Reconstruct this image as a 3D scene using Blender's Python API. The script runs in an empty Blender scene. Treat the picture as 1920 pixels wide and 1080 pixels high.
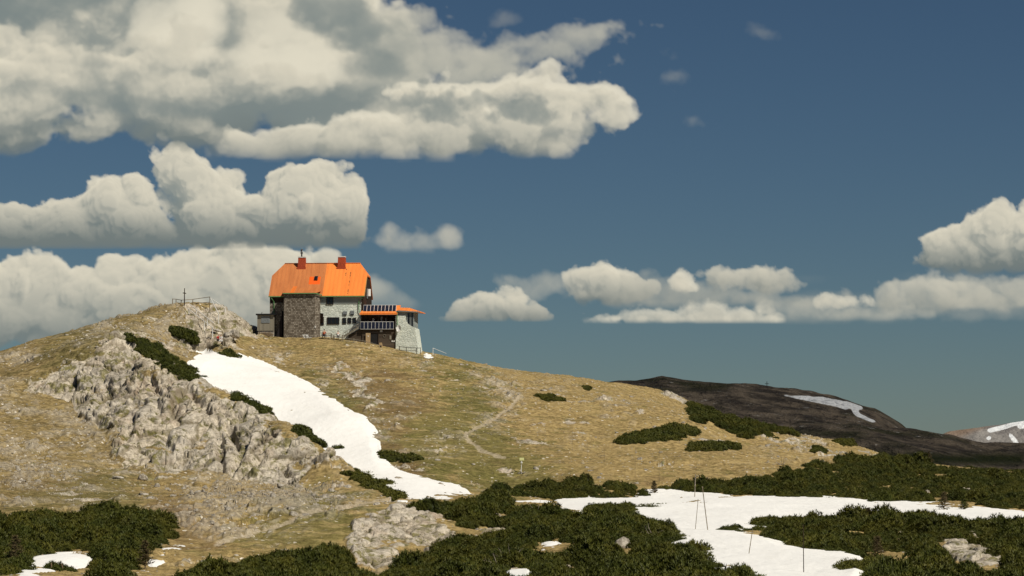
import bpy, math, random, time
import numpy as np
from mathutils import Vector, Matrix
T0 = time.time()
C = bpy.context.scene
COL = C.collection
R = math.radians

# ------------------------------------------------------------------ camera, sky, sun, exposure
F = 5000.0                      # focal length in pixels of the 1920 wide frame
TILT = math.atan((820 - 540) / F)
cam_d = bpy.data.cameras.new('camera')
cam = bpy.data.objects.new('camera', cam_d)
COL.objects.link(cam)
cam_d.sensor_width = 36
cam_d.lens = F / 1920 * 36
cam_d.clip_start = 0.5
cam_d.clip_end = 90000
cam.location = (0, 0, 0)
cam.rotation_euler = (R(90) + TILT, 0, 0)
C.camera = cam

SUN_EL, SUN_AZ = R(50), R(48)       # azimuth measured from straight behind the camera towards its right
sun_dir = Vector((math.sin(SUN_AZ) * math.cos(SUN_EL), -math.cos(SUN_AZ) * math.cos(SUN_EL), math.sin(SUN_EL)))
world = bpy.data.worlds.new('World')
C.world = world
world.use_nodes = True
wn, wl = world.node_tree.nodes, world.node_tree.links
sky = wn.new('ShaderNodeTexSky')
sky.sky_type = 'NISHITA'
sky.sun_disc = False
sky.sun_elevation = SUN_EL
sky.sun_rotation = math.atan2(sun_dir.x, sun_dir.y)
sky.altitude = 1900
sky.air_density = 1.0
sky.dust_density = 0.3
sky.ozone_density = 1.6
tint = wn.new('ShaderNodeMix'); tint.data_type = 'RGBA'; tint.blend_type = 'MULTIPLY'
tint.inputs[0].default_value = 1.0
tint.inputs[7].default_value = (0.385, 0.495, 0.575, 1)
wl.new(sky.outputs[0], tint.inputs[6])
wl.new(tint.outputs[2], wn['Background'].inputs['Color'])
wn['Background'].inputs['Strength'].default_value = 0.05

sun_d = bpy.data.lights.new('sun', 'SUN')
sun_d.energy = 4.2
sun_d.angle = R(0.5)
sun_d.color = (1.0, 0.93, 0.80)
sun = bpy.data.objects.new('sun', sun_d)
COL.objects.link(sun)
sun.rotation_euler = sun_dir.to_track_quat('Z', 'Y').to_euler()
sun.location = (60, -60, 90)

C.view_settings.view_transform = 'Standard'
C.view_settings.look = 'None'
C.view_settings.exposure = 0.0
C.view_settings.gamma = 1.0
C.view_settings.use_curve_mapping = False
C.cycles.use_denoising = True
C.cycles.max_bounces = 5
C.cycles.transparent_max_bounces = 8

# ------------------------------------------------------------------ small helpers
def tag(o, label=None, cat=None, group=None, kind=None):
    if label: o['label'] = label
    if cat: o['category'] = cat
    if group: o['group'] = group
    if kind: o['kind'] = kind
    return o

def empty(name, loc=(0, 0, 0), rz=0.0):
    o = bpy.data.objects.new(name, None)
    o.empty_display_size = 0.3
    COL.objects.link(o)
    o.location = loc
    o.rotation_euler = (0, 0, rz)
    return o

def np_mesh(name, V, Fq, mat=None, attrs=None, smooth=True, parent=None):
    """mesh from a vertex array and an array of faces (all quads or all triangles)"""
    me = bpy.data.meshes.new(name)
    n, k = Fq.shape
    me.vertices.add(len(V))
    me.vertices.foreach_set('co', np.ascontiguousarray(V, np.float32).ravel())
    me.loops.add(n * k)
    me.loops.foreach_set('vertex_index', np.ascontiguousarray(Fq, np.int32).ravel())
    me.polygons.add(n)
    me.polygons.foreach_set('loop_start', np.arange(0, n * k, k, dtype=np.int32))
    me.polygons.foreach_set('loop_total', np.full(n, k, np.int32))
    me.polygons.foreach_set('use_smooth', np.full(n, smooth, bool))
    me.update(calc_edges=True)
    for an, arr in (attrs or {}).items():
        if arr.ndim == 1:
            a = me.attributes.new(an, 'FLOAT', 'POINT'); a.data.foreach_set('value', arr.astype(np.float32))
        else:
            a = me.attributes.new(an, 'FLOAT_COLOR', 'POINT'); a.data.foreach_set('color', arr.astype(np.float32).ravel())
    if mat: me.materials.append(mat)
    o = bpy.data.objects.new(name, me)
    COL.objects.link(o)
    if parent: o.parent = parent
    return o

def grid_faces(nr, nc, keep=None):
    i = np.arange(nr - 1)[:, None] * nc + np.arange(nc - 1)[None]
    q = np.stack([i, i + 1, i + nc + 1, i + nc], -1).reshape(-1, 4)
    return q if keep is None else q[keep.ravel()]

# picture direction -> world point at depth Y, and back
cT, sT = math.cos(TILT), math.sin(TILT)
def P(px, py, Y):
    u = (px - 960) / F; v = (540 - py) / F
    k = Y / (cT - v * sT)
    return (u * k, Y, (sT + v * cT) * k)
def proj(X, Y, Z):
    d = Y * cT + Z * sT
    return 960 + F * X / d, 540 - F * (Z * cT - Y * sT) / d

# ------------------------------------------------------------------ noise
_rg = np.random.default_rng(5)
_PT = _rg.permutation(4096).astype(np.int64)
_GV = _rg.uniform(-1, 1, 4096).astype(np.float32)
def _h(i, j, k):
    return _PT[(_PT[(_PT[i & 4095] + j) & 4095] + k) & 4095]
def vnoise(x, y, z=None, s=0):
    """smooth value noise, -1..1"""
    x = np.asarray(x); i = np.floor(x).astype(np.int64); fx = (x - i).astype(np.float32); fx = fx * fx * (3 - 2 * fx)
    j = np.floor(y).astype(np.int64); fy = (y - j).astype(np.float32); fy = fy * fy * (3 - 2 * fy)
    if z is None:
        g = lambda a, b: _GV[_h(i + a, j + b, s)]
        return (g(0, 0) * (1 - fx) + g(1, 0) * fx) * (1 - fy) + (g(0, 1) * (1 - fx) + g(1, 1) * fx) * fy
    k = np.floor(z).astype(np.int64); fz = (z - k).astype(np.float32); fz = fz * fz * (3 - 2 * fz); k = k + s * 57
    g = lambda a, b, c: _GV[_h(i + a, j + b, k + c)]
    l0 = (g(0, 0, 0) * (1 - fx) + g(1, 0, 0) * fx) * (1 - fy) + (g(0, 1, 0) * (1 - fx) + g(1, 1, 0) * fx) * fy
    l1 = (g(0, 0, 1) * (1 - fx) + g(1, 0, 1) * fx) * (1 - fy) + (g(0, 1, 1) * (1 - fx) + g(1, 1, 1) * fx) * fy
    return l0 * (1 - fz) + l1 * fz
def fbm(x, y, z=None, o=4, s=0, g=0.5):
    a, t = 1.0, 0.0
    c, d = math.cos(.6), math.sin(.6)
    for n in range(o):
        t = t + a * vnoise(x, y, z, s + n * 13)
        x, y = (c * x - d * y) * 2.03 + 7.7, (d * x + c * y) * 2.03 + 3.1
        if z is not None: z = z * 2.03 + 1.7
        a *= g
    return t
def worley(x, y, s=0, tilt=False):
    """F1, F2 and a random value of the nearest cell"""
    i = np.floor(x).astype(np.int64); j = np.floor(y).astype(np.int64)
    f1 = np.full(x.shape, 9., np.float32); f2 = f1.copy(); r = np.zeros(x.shape, np.float32); tl = r.copy()
    for a in (-1, 0, 1):
        for b in (-1, 0, 1):
            h = _h(i + a, j + b, s)
            cx = i + a + .5 + .45 * _GV[h]; cy = j + b + .5 + .45 * _GV[(h * 7 + 11) & 4095]
            d = np.sqrt((x - cx) ** 2 + (y - cy) ** 2).astype(np.float32)
            n = d < f1
            f2 = np.where(n, f1, np.minimum(f2, d)); r = np.where(n, _GV[(h * 3 + 5) & 4095], r); f1 = np.where(n, d, f1)
            if tilt: tl = np.where(n, _GV[(h * 5 + 17) & 4095] * (x - cx) + _GV[(h * 9 + 29) & 4095] * (y - cy), tl)
    return (f1, f2, r, tl.astype(np.float32)) if tilt else (f1, f2, r)

# ------------------------------------------------------------------ the lie of the land: smooth surfaces through surveyed points
def tps(pts, lam=0.4):
    pts = np.array(pts, float)
    A = np.array([P(*p) for p in pts]) if True else None
    x, y, z = A[:, 0] / 30, A[:, 1] / 45, A[:, 2]
    n = len(x)
    d2 = (x[:, None] - x) ** 2 + (y[:, None] - y) ** 2
    K = np.where(d2 > 0, d2 * np.log(d2 + 1e-12), 0) + lam * 1e-3 * np.eye(n)
    Q = np.stack([np.ones(n), x, y], 1)
    M = np.block([[K, Q], [Q.T, np.zeros((3, 3))]])
    w = np.linalg.solve(M, np.r_[z, 0, 0, 0])
    def f(X, Y):
        X = np.asarray(X) / 30; Y = np.asarray(Y) / 45
        out = w[n] + w[n + 1] * X + w[n + 2] * Y
        for k in range(n):
            r = (X - x[k]) ** 2 + (Y - y[k]) ** 2
            out = out + w[k] * r * np.log(r + 1e-12)
        return out
    return f
def zp(px, z, Y):          # point given by its height
    v = (z / Y)
    return (px, 820 - F * z / Y, Y)

A_PTS = [
 # foot plain and hollow
 (-400,1080,140),(0,1080,135),(350,1085,140),(700,1085,150),(1050,1085,142),(1400,1080,140),(1900,1080,140),(2300,1080,140),
 (1000,1010,180),(1300,1003,183),(1600,1000,185),(1950,1005,185),(2300,1005,185),
 (1000,955,232),(1300,952,235),(1600,955,235),(1950,965,220),(2300,965,220),
 (1100,932,268),(1250,928,270),(1500,936,255),(1750,945,245),(950,938,255),
 # outcrop and bench, lower middle
 (660,992,192),(700,968,200),(770,953,208),(850,977,202),(650,1045,182),(700,1065,172),(800,1025,186),(870,1000,192),(940,980,208),
 (760,936,248),(840,930,255),
 # snow gully
 (880,925,268),(800,905,275),(780,875,288),(700,850,298),(720,815,312),(640,790,318),(650,760,332),(540,740,345),(500,700,360),(450,680,370),(380,672,376),(380,705,352),(440,735,340),(520,800,320),(610,850,300),(700,905,275),
 # slope under the hut
 (520,660,386),(620,680,378),(700,730,350),(760,800,318),(800,860,292),(850,900,280),(950,905,283),(900,850,300),(900,770,338),(900,715,366),
 (1000,870,292),(1050,905,280),(1000,800,326),(1000,740,356),(1150,860,300),(1100,790,338),(1200,905,278),(1300,870,295),(1200,800,335),(1150,745,370),(1300,780,350),(1350,850,310),(1420,880,290),
 (1400,830,340),(1500,840,345),(1560,850,330),(1500,880,300),(1650,905,285),(1650,875,325),(1800,925,270),(1800,890,315),(1930,935,262),(1930,900,320),(2200,920,300),
 # terrace and skyline
 (485,626,399),(520,631,397),(560,636,394),(600,637,393),(700,654,389),(745,664,387),(790,665,392),(850,672,398),(950,692,404),(1080,706,410),(1180,724,418),(1255,735,424),(1300,755,420),(1360,795,405),(1420,815,398),(1500,822,395),(1560,826,388),(1640,850,372),(1720,870,362),(1920,885,365),(2300,890,365),
 (560,626,412),(680,640,412),
 # lookout knob and back slope, left
 (485,618,404),(455,596,398),(430,580,394),(380,574,391),(330,574,389),(250,592,384),(150,616,375),(0,660,360),(-200,715,340),(-450,780,330),
 (330,610,378),(300,645,362),(400,625,378),(405,655,374),(350,655,368),(440,640,384),(200,640,358),
]
for px, py, Y in [(-450,780,330),(-200,715,340),(0,660,360),(150,616,375),(250,592,384),(330,574,389),(430,580,394),(485,618,404),(600,626,412),(700,640,412),(850,672,400),(950,692,406),(1080,706,412),(1180,724,420),(1255,735,426),(1360,795,408),(1500,822,398),(1640,850,376),(1920,885,368),(2300,890,368)]:
    z = P(px, py, Y)[2]
    A_PTS += [zp(px, z - 5, Y + 38), zp(px, z - 26, Y + 100)]
B_PTS = [
 (-450,800,325),(-200,745,330),(0,700,338),(100,662,345),(200,640,344),(250,650,335),(310,680,322),(370,714,312),(430,738,304),(510,790,296),(555,802,292),(600,832,282),(640,860,274),(662,882,268),(705,908,260),(758,938,248),
 (0,760,318),(100,740,322),(200,720,322),(300,740,308),(200,800,304),(100,830,300),(0,850,285),(300,800,296),(400,780,298),(450,810,291),(300,880,274),(400,850,282),(480,880,272),(560,880,272),(200,900,264),(100,900,268),(620,915,262),
 (-450,950,250),(-200,940,250),(0,950,240),(200,960,233),(400,950,240),(500,945,243),(620,960,226),(540,985,212),(370,1025,182),(200,1000,205),(0,1010,195),(-300,1010,195),(450,1060,160),(100,1075,145),(-300,1075,145),(650,1000,195),(660,1070,165),(760,990,200),
]
for px, py, Y in [(-450,800,325),(-200,745,330),(0,700,338),(100,662,345),(200,640,344),(250,650,335),(310,680,322),(370,714,312),(430,738,304),(510,790,296),(555,802,292),(600,832,282),(640,860,274),(662,882,268),(705,908,260),(758,938,248)]:
    z = P(px, py, Y)[2]
    B_PTS += [zp(px, z - 3.2, Y + 15), zp(px, z - 12, Y + 45)]
B_PTS += [zp(900, -10, 240), zp(900, -12, 200), zp(860, -9.5, 270), zp(950, -22, 330), zp(1100, -20, 240), zp(1500,-30,250), zp(1000,-16,150), zp(700,-12,320), zp(600,-13,360), zp(2300,-50,250)]
fA, fB = tps(A_PTS), tps(B_PTS)

# height table in (bearing, depth), looked up bicubically
TU = np.arange(-620, 2540, 20.0); TY = np.arange(118, 524, 2.5)
GU, GY = np.meshgrid(TU, TY)
GX = (GU - 960) / F * GY
TA, TB = fA(GX, GY), fB(GX, GY)
def lut(T, U, Y):
    a = np.clip((U - TU[0]) / 20.0, 1, len(TU) - 3.001); b = np.clip((Y - TY[0]) / 2.5, 1, len(TY) - 3.001)
    i = a.astype(int); j = b.astype(int); fa = a - i; fb = b - j
    def w(f): return (-.5*f + f*f - .5*f**3, 1 - 2.5*f*f + 1.5*f**3, .5*f + 2*f*f - 1.5*f**3, -.5*f*f + .5*f**3)
    wa, wb = w(fa), w(fb)
    o = 0
    for m in range(4):
        r = 0
        for n in range(4): r = r + wa[n] * T[j + m - 1, i + n - 1]
        o = o + wb[m] * r
    return o
def smax(a, b, k):
    h = np.clip(.5 + .5 * (a - b) / k, 0, 1)
    return b * (1 - h) + a * h + k * h * (1 - h)
def base_z(X, Y):
    """smooth terrain height, and how much the near ridge (B) owns the point"""
    U = 960 + F * X / np.maximum(Y, 1)
    Yc = np.clip(Y, 122, 515)
    a, b = lut(TA, U, Yc), lut(TB, U, Yc)
    z = smax(a, b, 0.5)
    own = np.clip(.5 + (b - a) / 0.6, 0, 1)
    n = np.clip((122 - Y) / 90, 0, 1)           # the foreground rises to the photographer's feet
    z = np.where(Y < 122, z * (1 - n) + (-1.75 - 2.6 * np.minimum(Y, 60) / 60 - (np.maximum(Y, 60) - 60) * .03) * n, z)
    f = np.clip((Y - 515) / 400, 0, 1)
    z = np.where(Y > 515, z - 90 * f * (2 - f), z)
    return z, own

# ------------------------------------------------------------------ ground cover masks: outlines of the patches, as seen on the slopes
MX0, MX1, MY0, MY1 = -620, 2540, 480, 1260
def raster(polys, blur=4):
    W, H = (MX1 - MX0) // 2, (MY1 - MY0) // 2
    m = np.zeros((H, W), np.float32)
    gx = MX0 + 1 + 2 * np.arange(W)[None]; gy = MY0 + 1 + 2 * np.arange(H)[:, None]
    for poly in polys:
        inside = np.zeros((H, W), bool)
        n = len(poly)
        for k in range(n):
            x1, y1 = poly[k]; x2, y2 = poly[(k + 1) % n]
            if y1 == y2: continue
            c = ((y1 > gy) != (y2 > gy)) & (gx < (x2 - x1) * (gy - y1) / (y2 - y1) + x1)
            inside ^= c
        m = np.maximum(m, inside)
    return blurm(m, blur)
def blurm(m, blur):
    r = max(1, int(blur / 2))
    for _ in range(2):
        for ax in (0, 1):
            c = np.cumsum(np.pad(m, [(r + 1, r) if a == ax else (0, 0) for a in (0, 1)], mode='edge'), axis=ax)
            m = (np.take(c, range(2 * r + 1, c.shape[ax]), ax) - np.take(c, range(0, c.shape[ax] - 2 * r - 1), ax)) / (2 * r + 1)
    return m.astype(np.float32)
def strokes(lines, width, blur=3):
    polys = []
    for ln in lines:
        for (x1, y1), (x2, y2) in zip(ln[:-1], ln[1:]):
            d = math.hypot(x2 - x1, y2 - y1) or 1
            nx, ny = -(y2 - y1) / d * width / 2, (x2 - x1) / d * width / 2
            polys.append([(x1 + nx, y1 + ny), (x2 + nx, y2 + ny), (x2 - nx, y2 - ny), (x1 - nx, y1 - ny)])
    return raster(polys, blur)
def samp(M, px, py):
    a = np.clip((px - MX0 - 1) / 2, 0, M.shape[1] - 1.001); b = np.clip((py - MY0 - 1) / 2, 0, M.shape[0] - 1.001)
    i = a.astype(int); j = b.astype(int); fa = a - i; fb = b - j
    return (M[j, i] * (1 - fa) + M[j, i + 1] * fa) * (1 - fb) + (M[j + 1, i] * (1 - fa) + M[j + 1, i + 1] * fa) * fb

ROCK_B = raster([
 [(20,790),(40,740),(90,700),(150,690),(190,640),(250,625),(275,650),(380,712),(430,745),(520,800),(600,870),(560,925),(500,905),(440,905),(390,880),(330,905),(250,895),(180,880),(230,820),(150,790),(100,800),(60,800)],
 [(-60,790),(20,770),(60,800),(40,840),(-60,850)],[(0,660),(60,650),(120,655),(60,675),(0,690)],[(0,875),(40,860),(90,880),(60,905),(0,920)],[(120,690),(180,655),(220,650),(190,700),(130,720)],
 [(565,815),(600,820),(640,860),(620,872),(575,860)],
 [(430,905),(470,860),(510,850),(545,870),(560,890),(530,910),(470,925)],
 [(655,1000),(700,962),(745,948),(800,955),(850,968),(865,990),(830,1010),(770,1030),(720,1050),(690,1062),(645,1045)],
 [(-200,760),(-60,740),(10,760),(5,800),(-100,830),(-250,830)]], 10)
ROCK_A = raster([
 [(335,585),(350,572),(430,572),(460,590),(490,622),(480,640),(430,642),(400,665),(350,668),(320,650),(250,625),(235,640),(190,640),(240,622),(300,632),(345,620)],
 [(655,1000),(700,965),(745,953),(800,960),(850,970),(865,990),(830,1010),(770,1030),(720,1050),(690,1062),(650,1045)],
 [(905,990),(930,980),(965,982),(950,1000),(920,1003)],
 [(1750,1015),(1800,1008),(1830,1020),(1895,1052),(1850,1060),(1770,1040)],
 [(1235,722),(1260,724),(1300,732),(1330,750),(1305,758),(1262,742)],[(1060,700),(1090,702),(1140,716),(1100,712)],[(640,680),(660,690),(715,765),(700,770),(650,705)],[(1370,655),(1380,655),(1380,660)],
 [(1420,822),(1500,818),(1570,824),(1600,838),(1560,842),(1500,832),(1450,835)],
 [(1620,845),(1680,855),(1715,875),(1690,876),(1640,862)]], 7)
SCREE = raster([
 [(250,600),(330,590),(400,640),(350,670),(240,640),(100,650),(50,660),(150,620)],
 [(880,690),(960,710),(985,745),(950,790),(880,820),(870,800),(940,760),(930,740),(870,700)],
 [(760,655),(800,665),(820,690),(780,690),(755,672)],
 [(640,680),(660,690),(720,770),(700,770),(650,700)],
 [(680,780),(740,790),(770,830),(700,830)],
 [(830,665),(870,665),(880,672),(840,676)],
 [(330,890),(560,900),(700,930),(640,960),(400,1000),(300,960),(350,920)],
 [(1120,740),(1200,760),(1180,790),(1100,760)],
 [(1000,700),(1100,710),(1060,730),(1000,720)],
 [(1400,815),(1560,822),(1560,850),(1420,840)],
 [(0,840),(100,840),(180,900),(60,930),(0,900)]], 16)
PATHM = np.maximum(strokes([[(370,1028),(420,1010),(480,990),(560,965),(620,952),(690,942),(745,938)],
 [(868,820),(890,803),(925,785),(955,765),(972,745),(965,733),(935,722),(905,705),(880,698)],
 [(868,820),(900,842),(950,856)]], 4.5, 3),
 strokes([[(0,855),(50,868),(110,876),(200,890),(260,900)],[(972,745),(1010,752),(1080,758)],[(300,965),(400,1005),(350,1025)],[(700,690),(760,690)],[(500,634),(470,640),(440,642)]], 4, 4) * .7)
DIRT = raster([
 [(500,695),(600,735),(680,770),(720,820),(790,860),(760,880),(700,850),(690,800),(640,760),(560,720),(480,690)],
 [(600,680),(760,690),(800,760),(760,830),(690,770),(640,720)],
 [(250,905),(400,960),(420,1010),(330,1020),(290,960)],
 [(0,870),(120,900),(110,930),(0,940)],[(270,600),(340,620),(370,660),(330,660)],
 [(1100,900),(1240,905),(1240,930),(1150,925)],[(880,925),(700,870),(760,910),(860,935)]], 20)
GREEN = raster([
 [(480,635),(600,640),(740,665),(860,720),(880,820),(860,880),(980,870),(920,840),(900,790),(900,720),(820,680),(620,645)],
 [(380,1030),(560,960),(700,945),(650,1000),(480,1010)],
 [(0,950),(260,900),(240,945),(0,965)],[(500,700),(700,760),(860,850),(1000,880),(1100,890),(1020,905),(900,895),(760,860)],
 [(100,650),(300,590),(200,650),(80,720)]], 40)
FISS = strokes([[(310,800),(314,830),(321,856)],[(326,862),(360,830),(397,796)],[(408,790),(410,830),(418,890)],[(351,722),(372,750),(397,782)],[(525,872),(541,896)],[(255,790),(230,830)],[(150,730),(120,760),(112,800)],[(440,905),(480,872),(500,850)],[(425,800),(450,850)],[(205,720),(185,760)],[(470,820),(440,880),(425,900)],[(590,815),(600,850)],[(280,700),(300,740),(290,780)]], 7, 5)
print('masks', time.time() - T0)

def cover(X, Y, Z0=None, own=None):
    if Z0 is None: Z0, own = base_z(X, Y)
    px, py = proj(X, np.maximum(Y, 5), Z0)
    jx = 24 * fbm(X / 5, Y / 8, Z0 / 3.4, 4, 3, .6); jy = 18 * fbm(X / 5, Y / 8, Z0 / 3.4, 4, 9, .6)
    qx, qy = px + jx, py + jy
    vis = np.clip((Y - 120) / 10, 0, 1) * np.clip((500 - Y) / 10, 0, 1)
    rock = (samp(ROCK_B, qx, qy) * own + samp(ROCK_A, qx, qy) * (1 - own)) * vis
    return dict(px=px, py=py, rock=rock, scree=samp(SCREE, qx, qy) * vis, path=samp(PATHM, px + jx * .15, py + jy * .12) * vis,
                dirt=samp(DIRT, qx, qy) * vis, green=samp(GREEN, qx, qy) * vis)

def ground_z(X, Y, full=False, extra=0.0):
    Z0, own = base_z(X, Y)
    c = cover(X, Y, Z0, own)
    Zs = Z0 * 1.0
    r = np.clip(c['rock'] * 1.55 - .32 + .85 * fbm(X / 4.2, Y / 6, Z0 / 2.6, 5, 31, .62), 0, 1)
    r = r * r * (3 - 2 * r)
    wild = np.clip(1.35 - c['px'] / 900, .14, 1.) * np.clip(.38 + fbm(X / 8, Y / 12, Z0 / 5, 3, 33) * .9, 0, 1) * np.clip((Y - 125) / 20, 0, 1) * np.clip((440 - Y) / 20, 0, 1)
    sc = np.clip(np.maximum(c['scree'], wild) * 1.2 - .3 + .5 * fbm(X / 1.7, Y / 3, Z0 / 1.3, 3, 35), 0, 1) * (1 - r)
    # knob rock is bolder
    knob = np.clip(1 - np.hypot((c['px'] - 400) / 110, (c['py'] - 605) / 50), 0, 1) * (1 - own)
    # slabs: cells stretched along tilted bedding
    w1 = X + 1.1 * fbm(X / 4, Y / 5, Zs / 4, 2, 41); w2 = Zs * 1.25 + Y * .30 + .9 * fbm(X / 4, Y / 5, Zs / 4, 2, 43)
    ca, sa = math.cos(R(52)), math.sin(R(52))
    p = (w1 * ca + w2 * sa); q = (-w1 * sa + w2 * ca)
    f1, f2, rv, t1 = worley(p / 7.0, q / 3.2, 3, True)
    g1, g2, rw, t2 = worley(p / 2.3 + 3, q / 1.1 + 5, 8, True)
    h1, h2, rx, t3 = worley(p / .8 + 3, q / .45 + 5, 18, True)
    crack = np.clip((f2 - f1) * 5, 0, 1); crack2 = np.clip((g2 - g1) * 4, 0, 1); crack3 = np.clip((h2 - h1) * 3, 0, 1)
    rg = 1 - np.abs(fbm(X / 5, Y / 8, Zs / 4.5, 4, 51))
    big = 1 - np.abs(fbm(w1 / 7.5, w2 / 6.0, None, 2, 53))
    soft = .55 + .45 * np.clip(fbm(X / 6, Y / 8, Zs / 5, 2, 55) + .5, 0, 1)
    dn = r * (0.70 * (big - .7) + 1.5 * t1 + .40 * rv + .45 * (crack - 1) + soft * (.85 * t2 + .22 * rw + .28 * (crack2 - 1) + .42 * t3 + .10 * rx + .14 * (crack3 - 1) + .12 * fbm(X / .8, Y / 1.0, Zs / .7, 3, 61)) + .25)
    dn = dn - 1.1 * r * own * np.clip(samp(FISS, c['px'] + 3 * fbm(X / 1.5, Zs / 1.5, None, 2, 57), c['py']) * 1.6, 0, 1)
    dn = dn * .78
    dn = dn - r * knob * .9 * np.clip((c['py'] - 585) / -12, 0, 1) * .5
    dn = dn * np.where(own > .5, 1, np.where(Y > 360, .62, np.where(Y < 240, .5, .8))) - .25 * r * (Y > 360) * (own < .5)
    dz = 0
    dz = dz + .75 * sc * (.35 * t2 + .25 * t3 + .14 * rw + .30 * crack2 * (rw > -.1) + .20 * crack3 * (rx > 0) - .08)
    dz = dz + (1 - r) * (.28 * fbm(X / 9, Y / 13, None, 3, 71) + .10 * fbm(X / 1.6, Y / 1.9, None, 3, 75) + .03 * fbm(X / .35, Y / .4, None, 2, 79))
    dz = dz - .12 * np.clip(c['path'] * 1.5, 0, 1)
    dz = dz * np.clip((Y - 40) / 60, 0, 1)
    hut = np.clip(1.4 - np.hypot((X + 25.5) / 14, (Y - 403) / 11), 0, 1)      # levelled ground under the hut
    dz = dz * (1 - hut)
    if not full: return Z0 + dz + dn * .6 + extra * np.clip(dn, 0, 1)
    c['rock'] = r; c['scree'] = sc; c['crack'] = r * (1 - crack * (.4 + .6 * crack2)); c['cell'] = .5 + .5 * (rv * .6 + rw * .4); c['own'] = own; c['stone'] = sc * np.clip((rw > -.1) * crack2 + (rx > 0) * crack3, 0, 1)
    c['dn'] = dn
    return Z0 + dz, c

def build_ground():
    pxs = np.r_[np.arange(-500, -40, 12), np.arange(-40, 1962, 1.7), np.arange(1964, 2420, 12)]
    Yd = np.geomspace(60, 515, 1400)
    # rows follow what can be seen of the slope, column by column
    cs = np.arange(-500, 2421, 20.0)
    U, YY = np.meshgrid(cs, Yd)
    Z, _ = base_z((U - 960) / F * YY, YY)
    _, py = proj((U - 960) / F * YY, YY, Z)
    dpy = np.abs(np.diff(py, axis=0)); dl = np.diff(np.log(YY), axis=0)
    m = np.clip(dpy, 0, 6) + 190 * dl
    m[:, :] = m + 0.5 * (np.clip(np.diff(py, axis=0), None, 0) < 0) * dpy
    k = np.ones(5) / 5
    m = np.apply_along_axis(lambda a: np.convolve(np.pad(a, 2, mode='edge'), k, 'valid'), 1, m)
    cum = np.vstack([np.zeros(len(cs)), np.cumsum(m, 0)])
    NR = 900
    rows = np.stack([np.interp(np.linspace(0, cum[-1, i], NR), cum[:, i], Yd) for i in range(len(cs))], 1)
    Yg = np.stack([np.interp(pxs, cs, rows[r]) for r in range(NR)])
    near = np.geomspace(4, 59, 26)[:, None] * np.ones(len(pxs)); far = np.geomspace(517, 40000, 60)[:, None] * np.ones(len(pxs))
    Yg = np.vstack([near, Yg, far])
    Xg = (pxs[None] - 960) / F * Yg
    Z, c = ground_z(Xg, Yg, True)
    # relief of the rock goes out along the slope's normal
    e = 2.0
    ux, uy = np.meshgrid(cs, Yd)
    zz = base_z((ux - 960) / F * uy, uy)[0]
    sy = np.gradient(zz, axis=0) / np.gradient(uy, axis=0); sx = np.gradient(zz, axis=1) / (20 / F * uy)
    bi = np.clip((pxs - cs[0]) / 20, 0, len(cs) - 1.001); i0 = bi.astype(int); f0 = bi - i0
    lj = np.clip((np.log(np.maximum(Yg, 60)) - math.log(60)) / (math.log(515 / 60)) * (len(Yd) - 1), 0, len(Yd) - 1.001); j0 = lj.astype(int)
    def lk(T): return T[j0, i0[None]] * (1 - f0) + T[j0, i0[None] + 1] * f0
    gx, gy = lk(sx), lk(sy)
    ln = np.sqrt(1 + gx * gx + gy * gy); dn = c['dn']
    V = np.stack([Xg - dn * gx / ln, Yg - dn * gy / ln, Z + dn / ln], -1).reshape(-1, 3)
    at = {k: c[k].ravel() for k in ('rock', 'scree', 'crack', 'cell', 'path', 'dirt', 'green', 'stone')}
    q = grid_faces(*Yg.shape)
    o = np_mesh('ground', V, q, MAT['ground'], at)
    tag(o, kind='structure')
    return o

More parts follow.
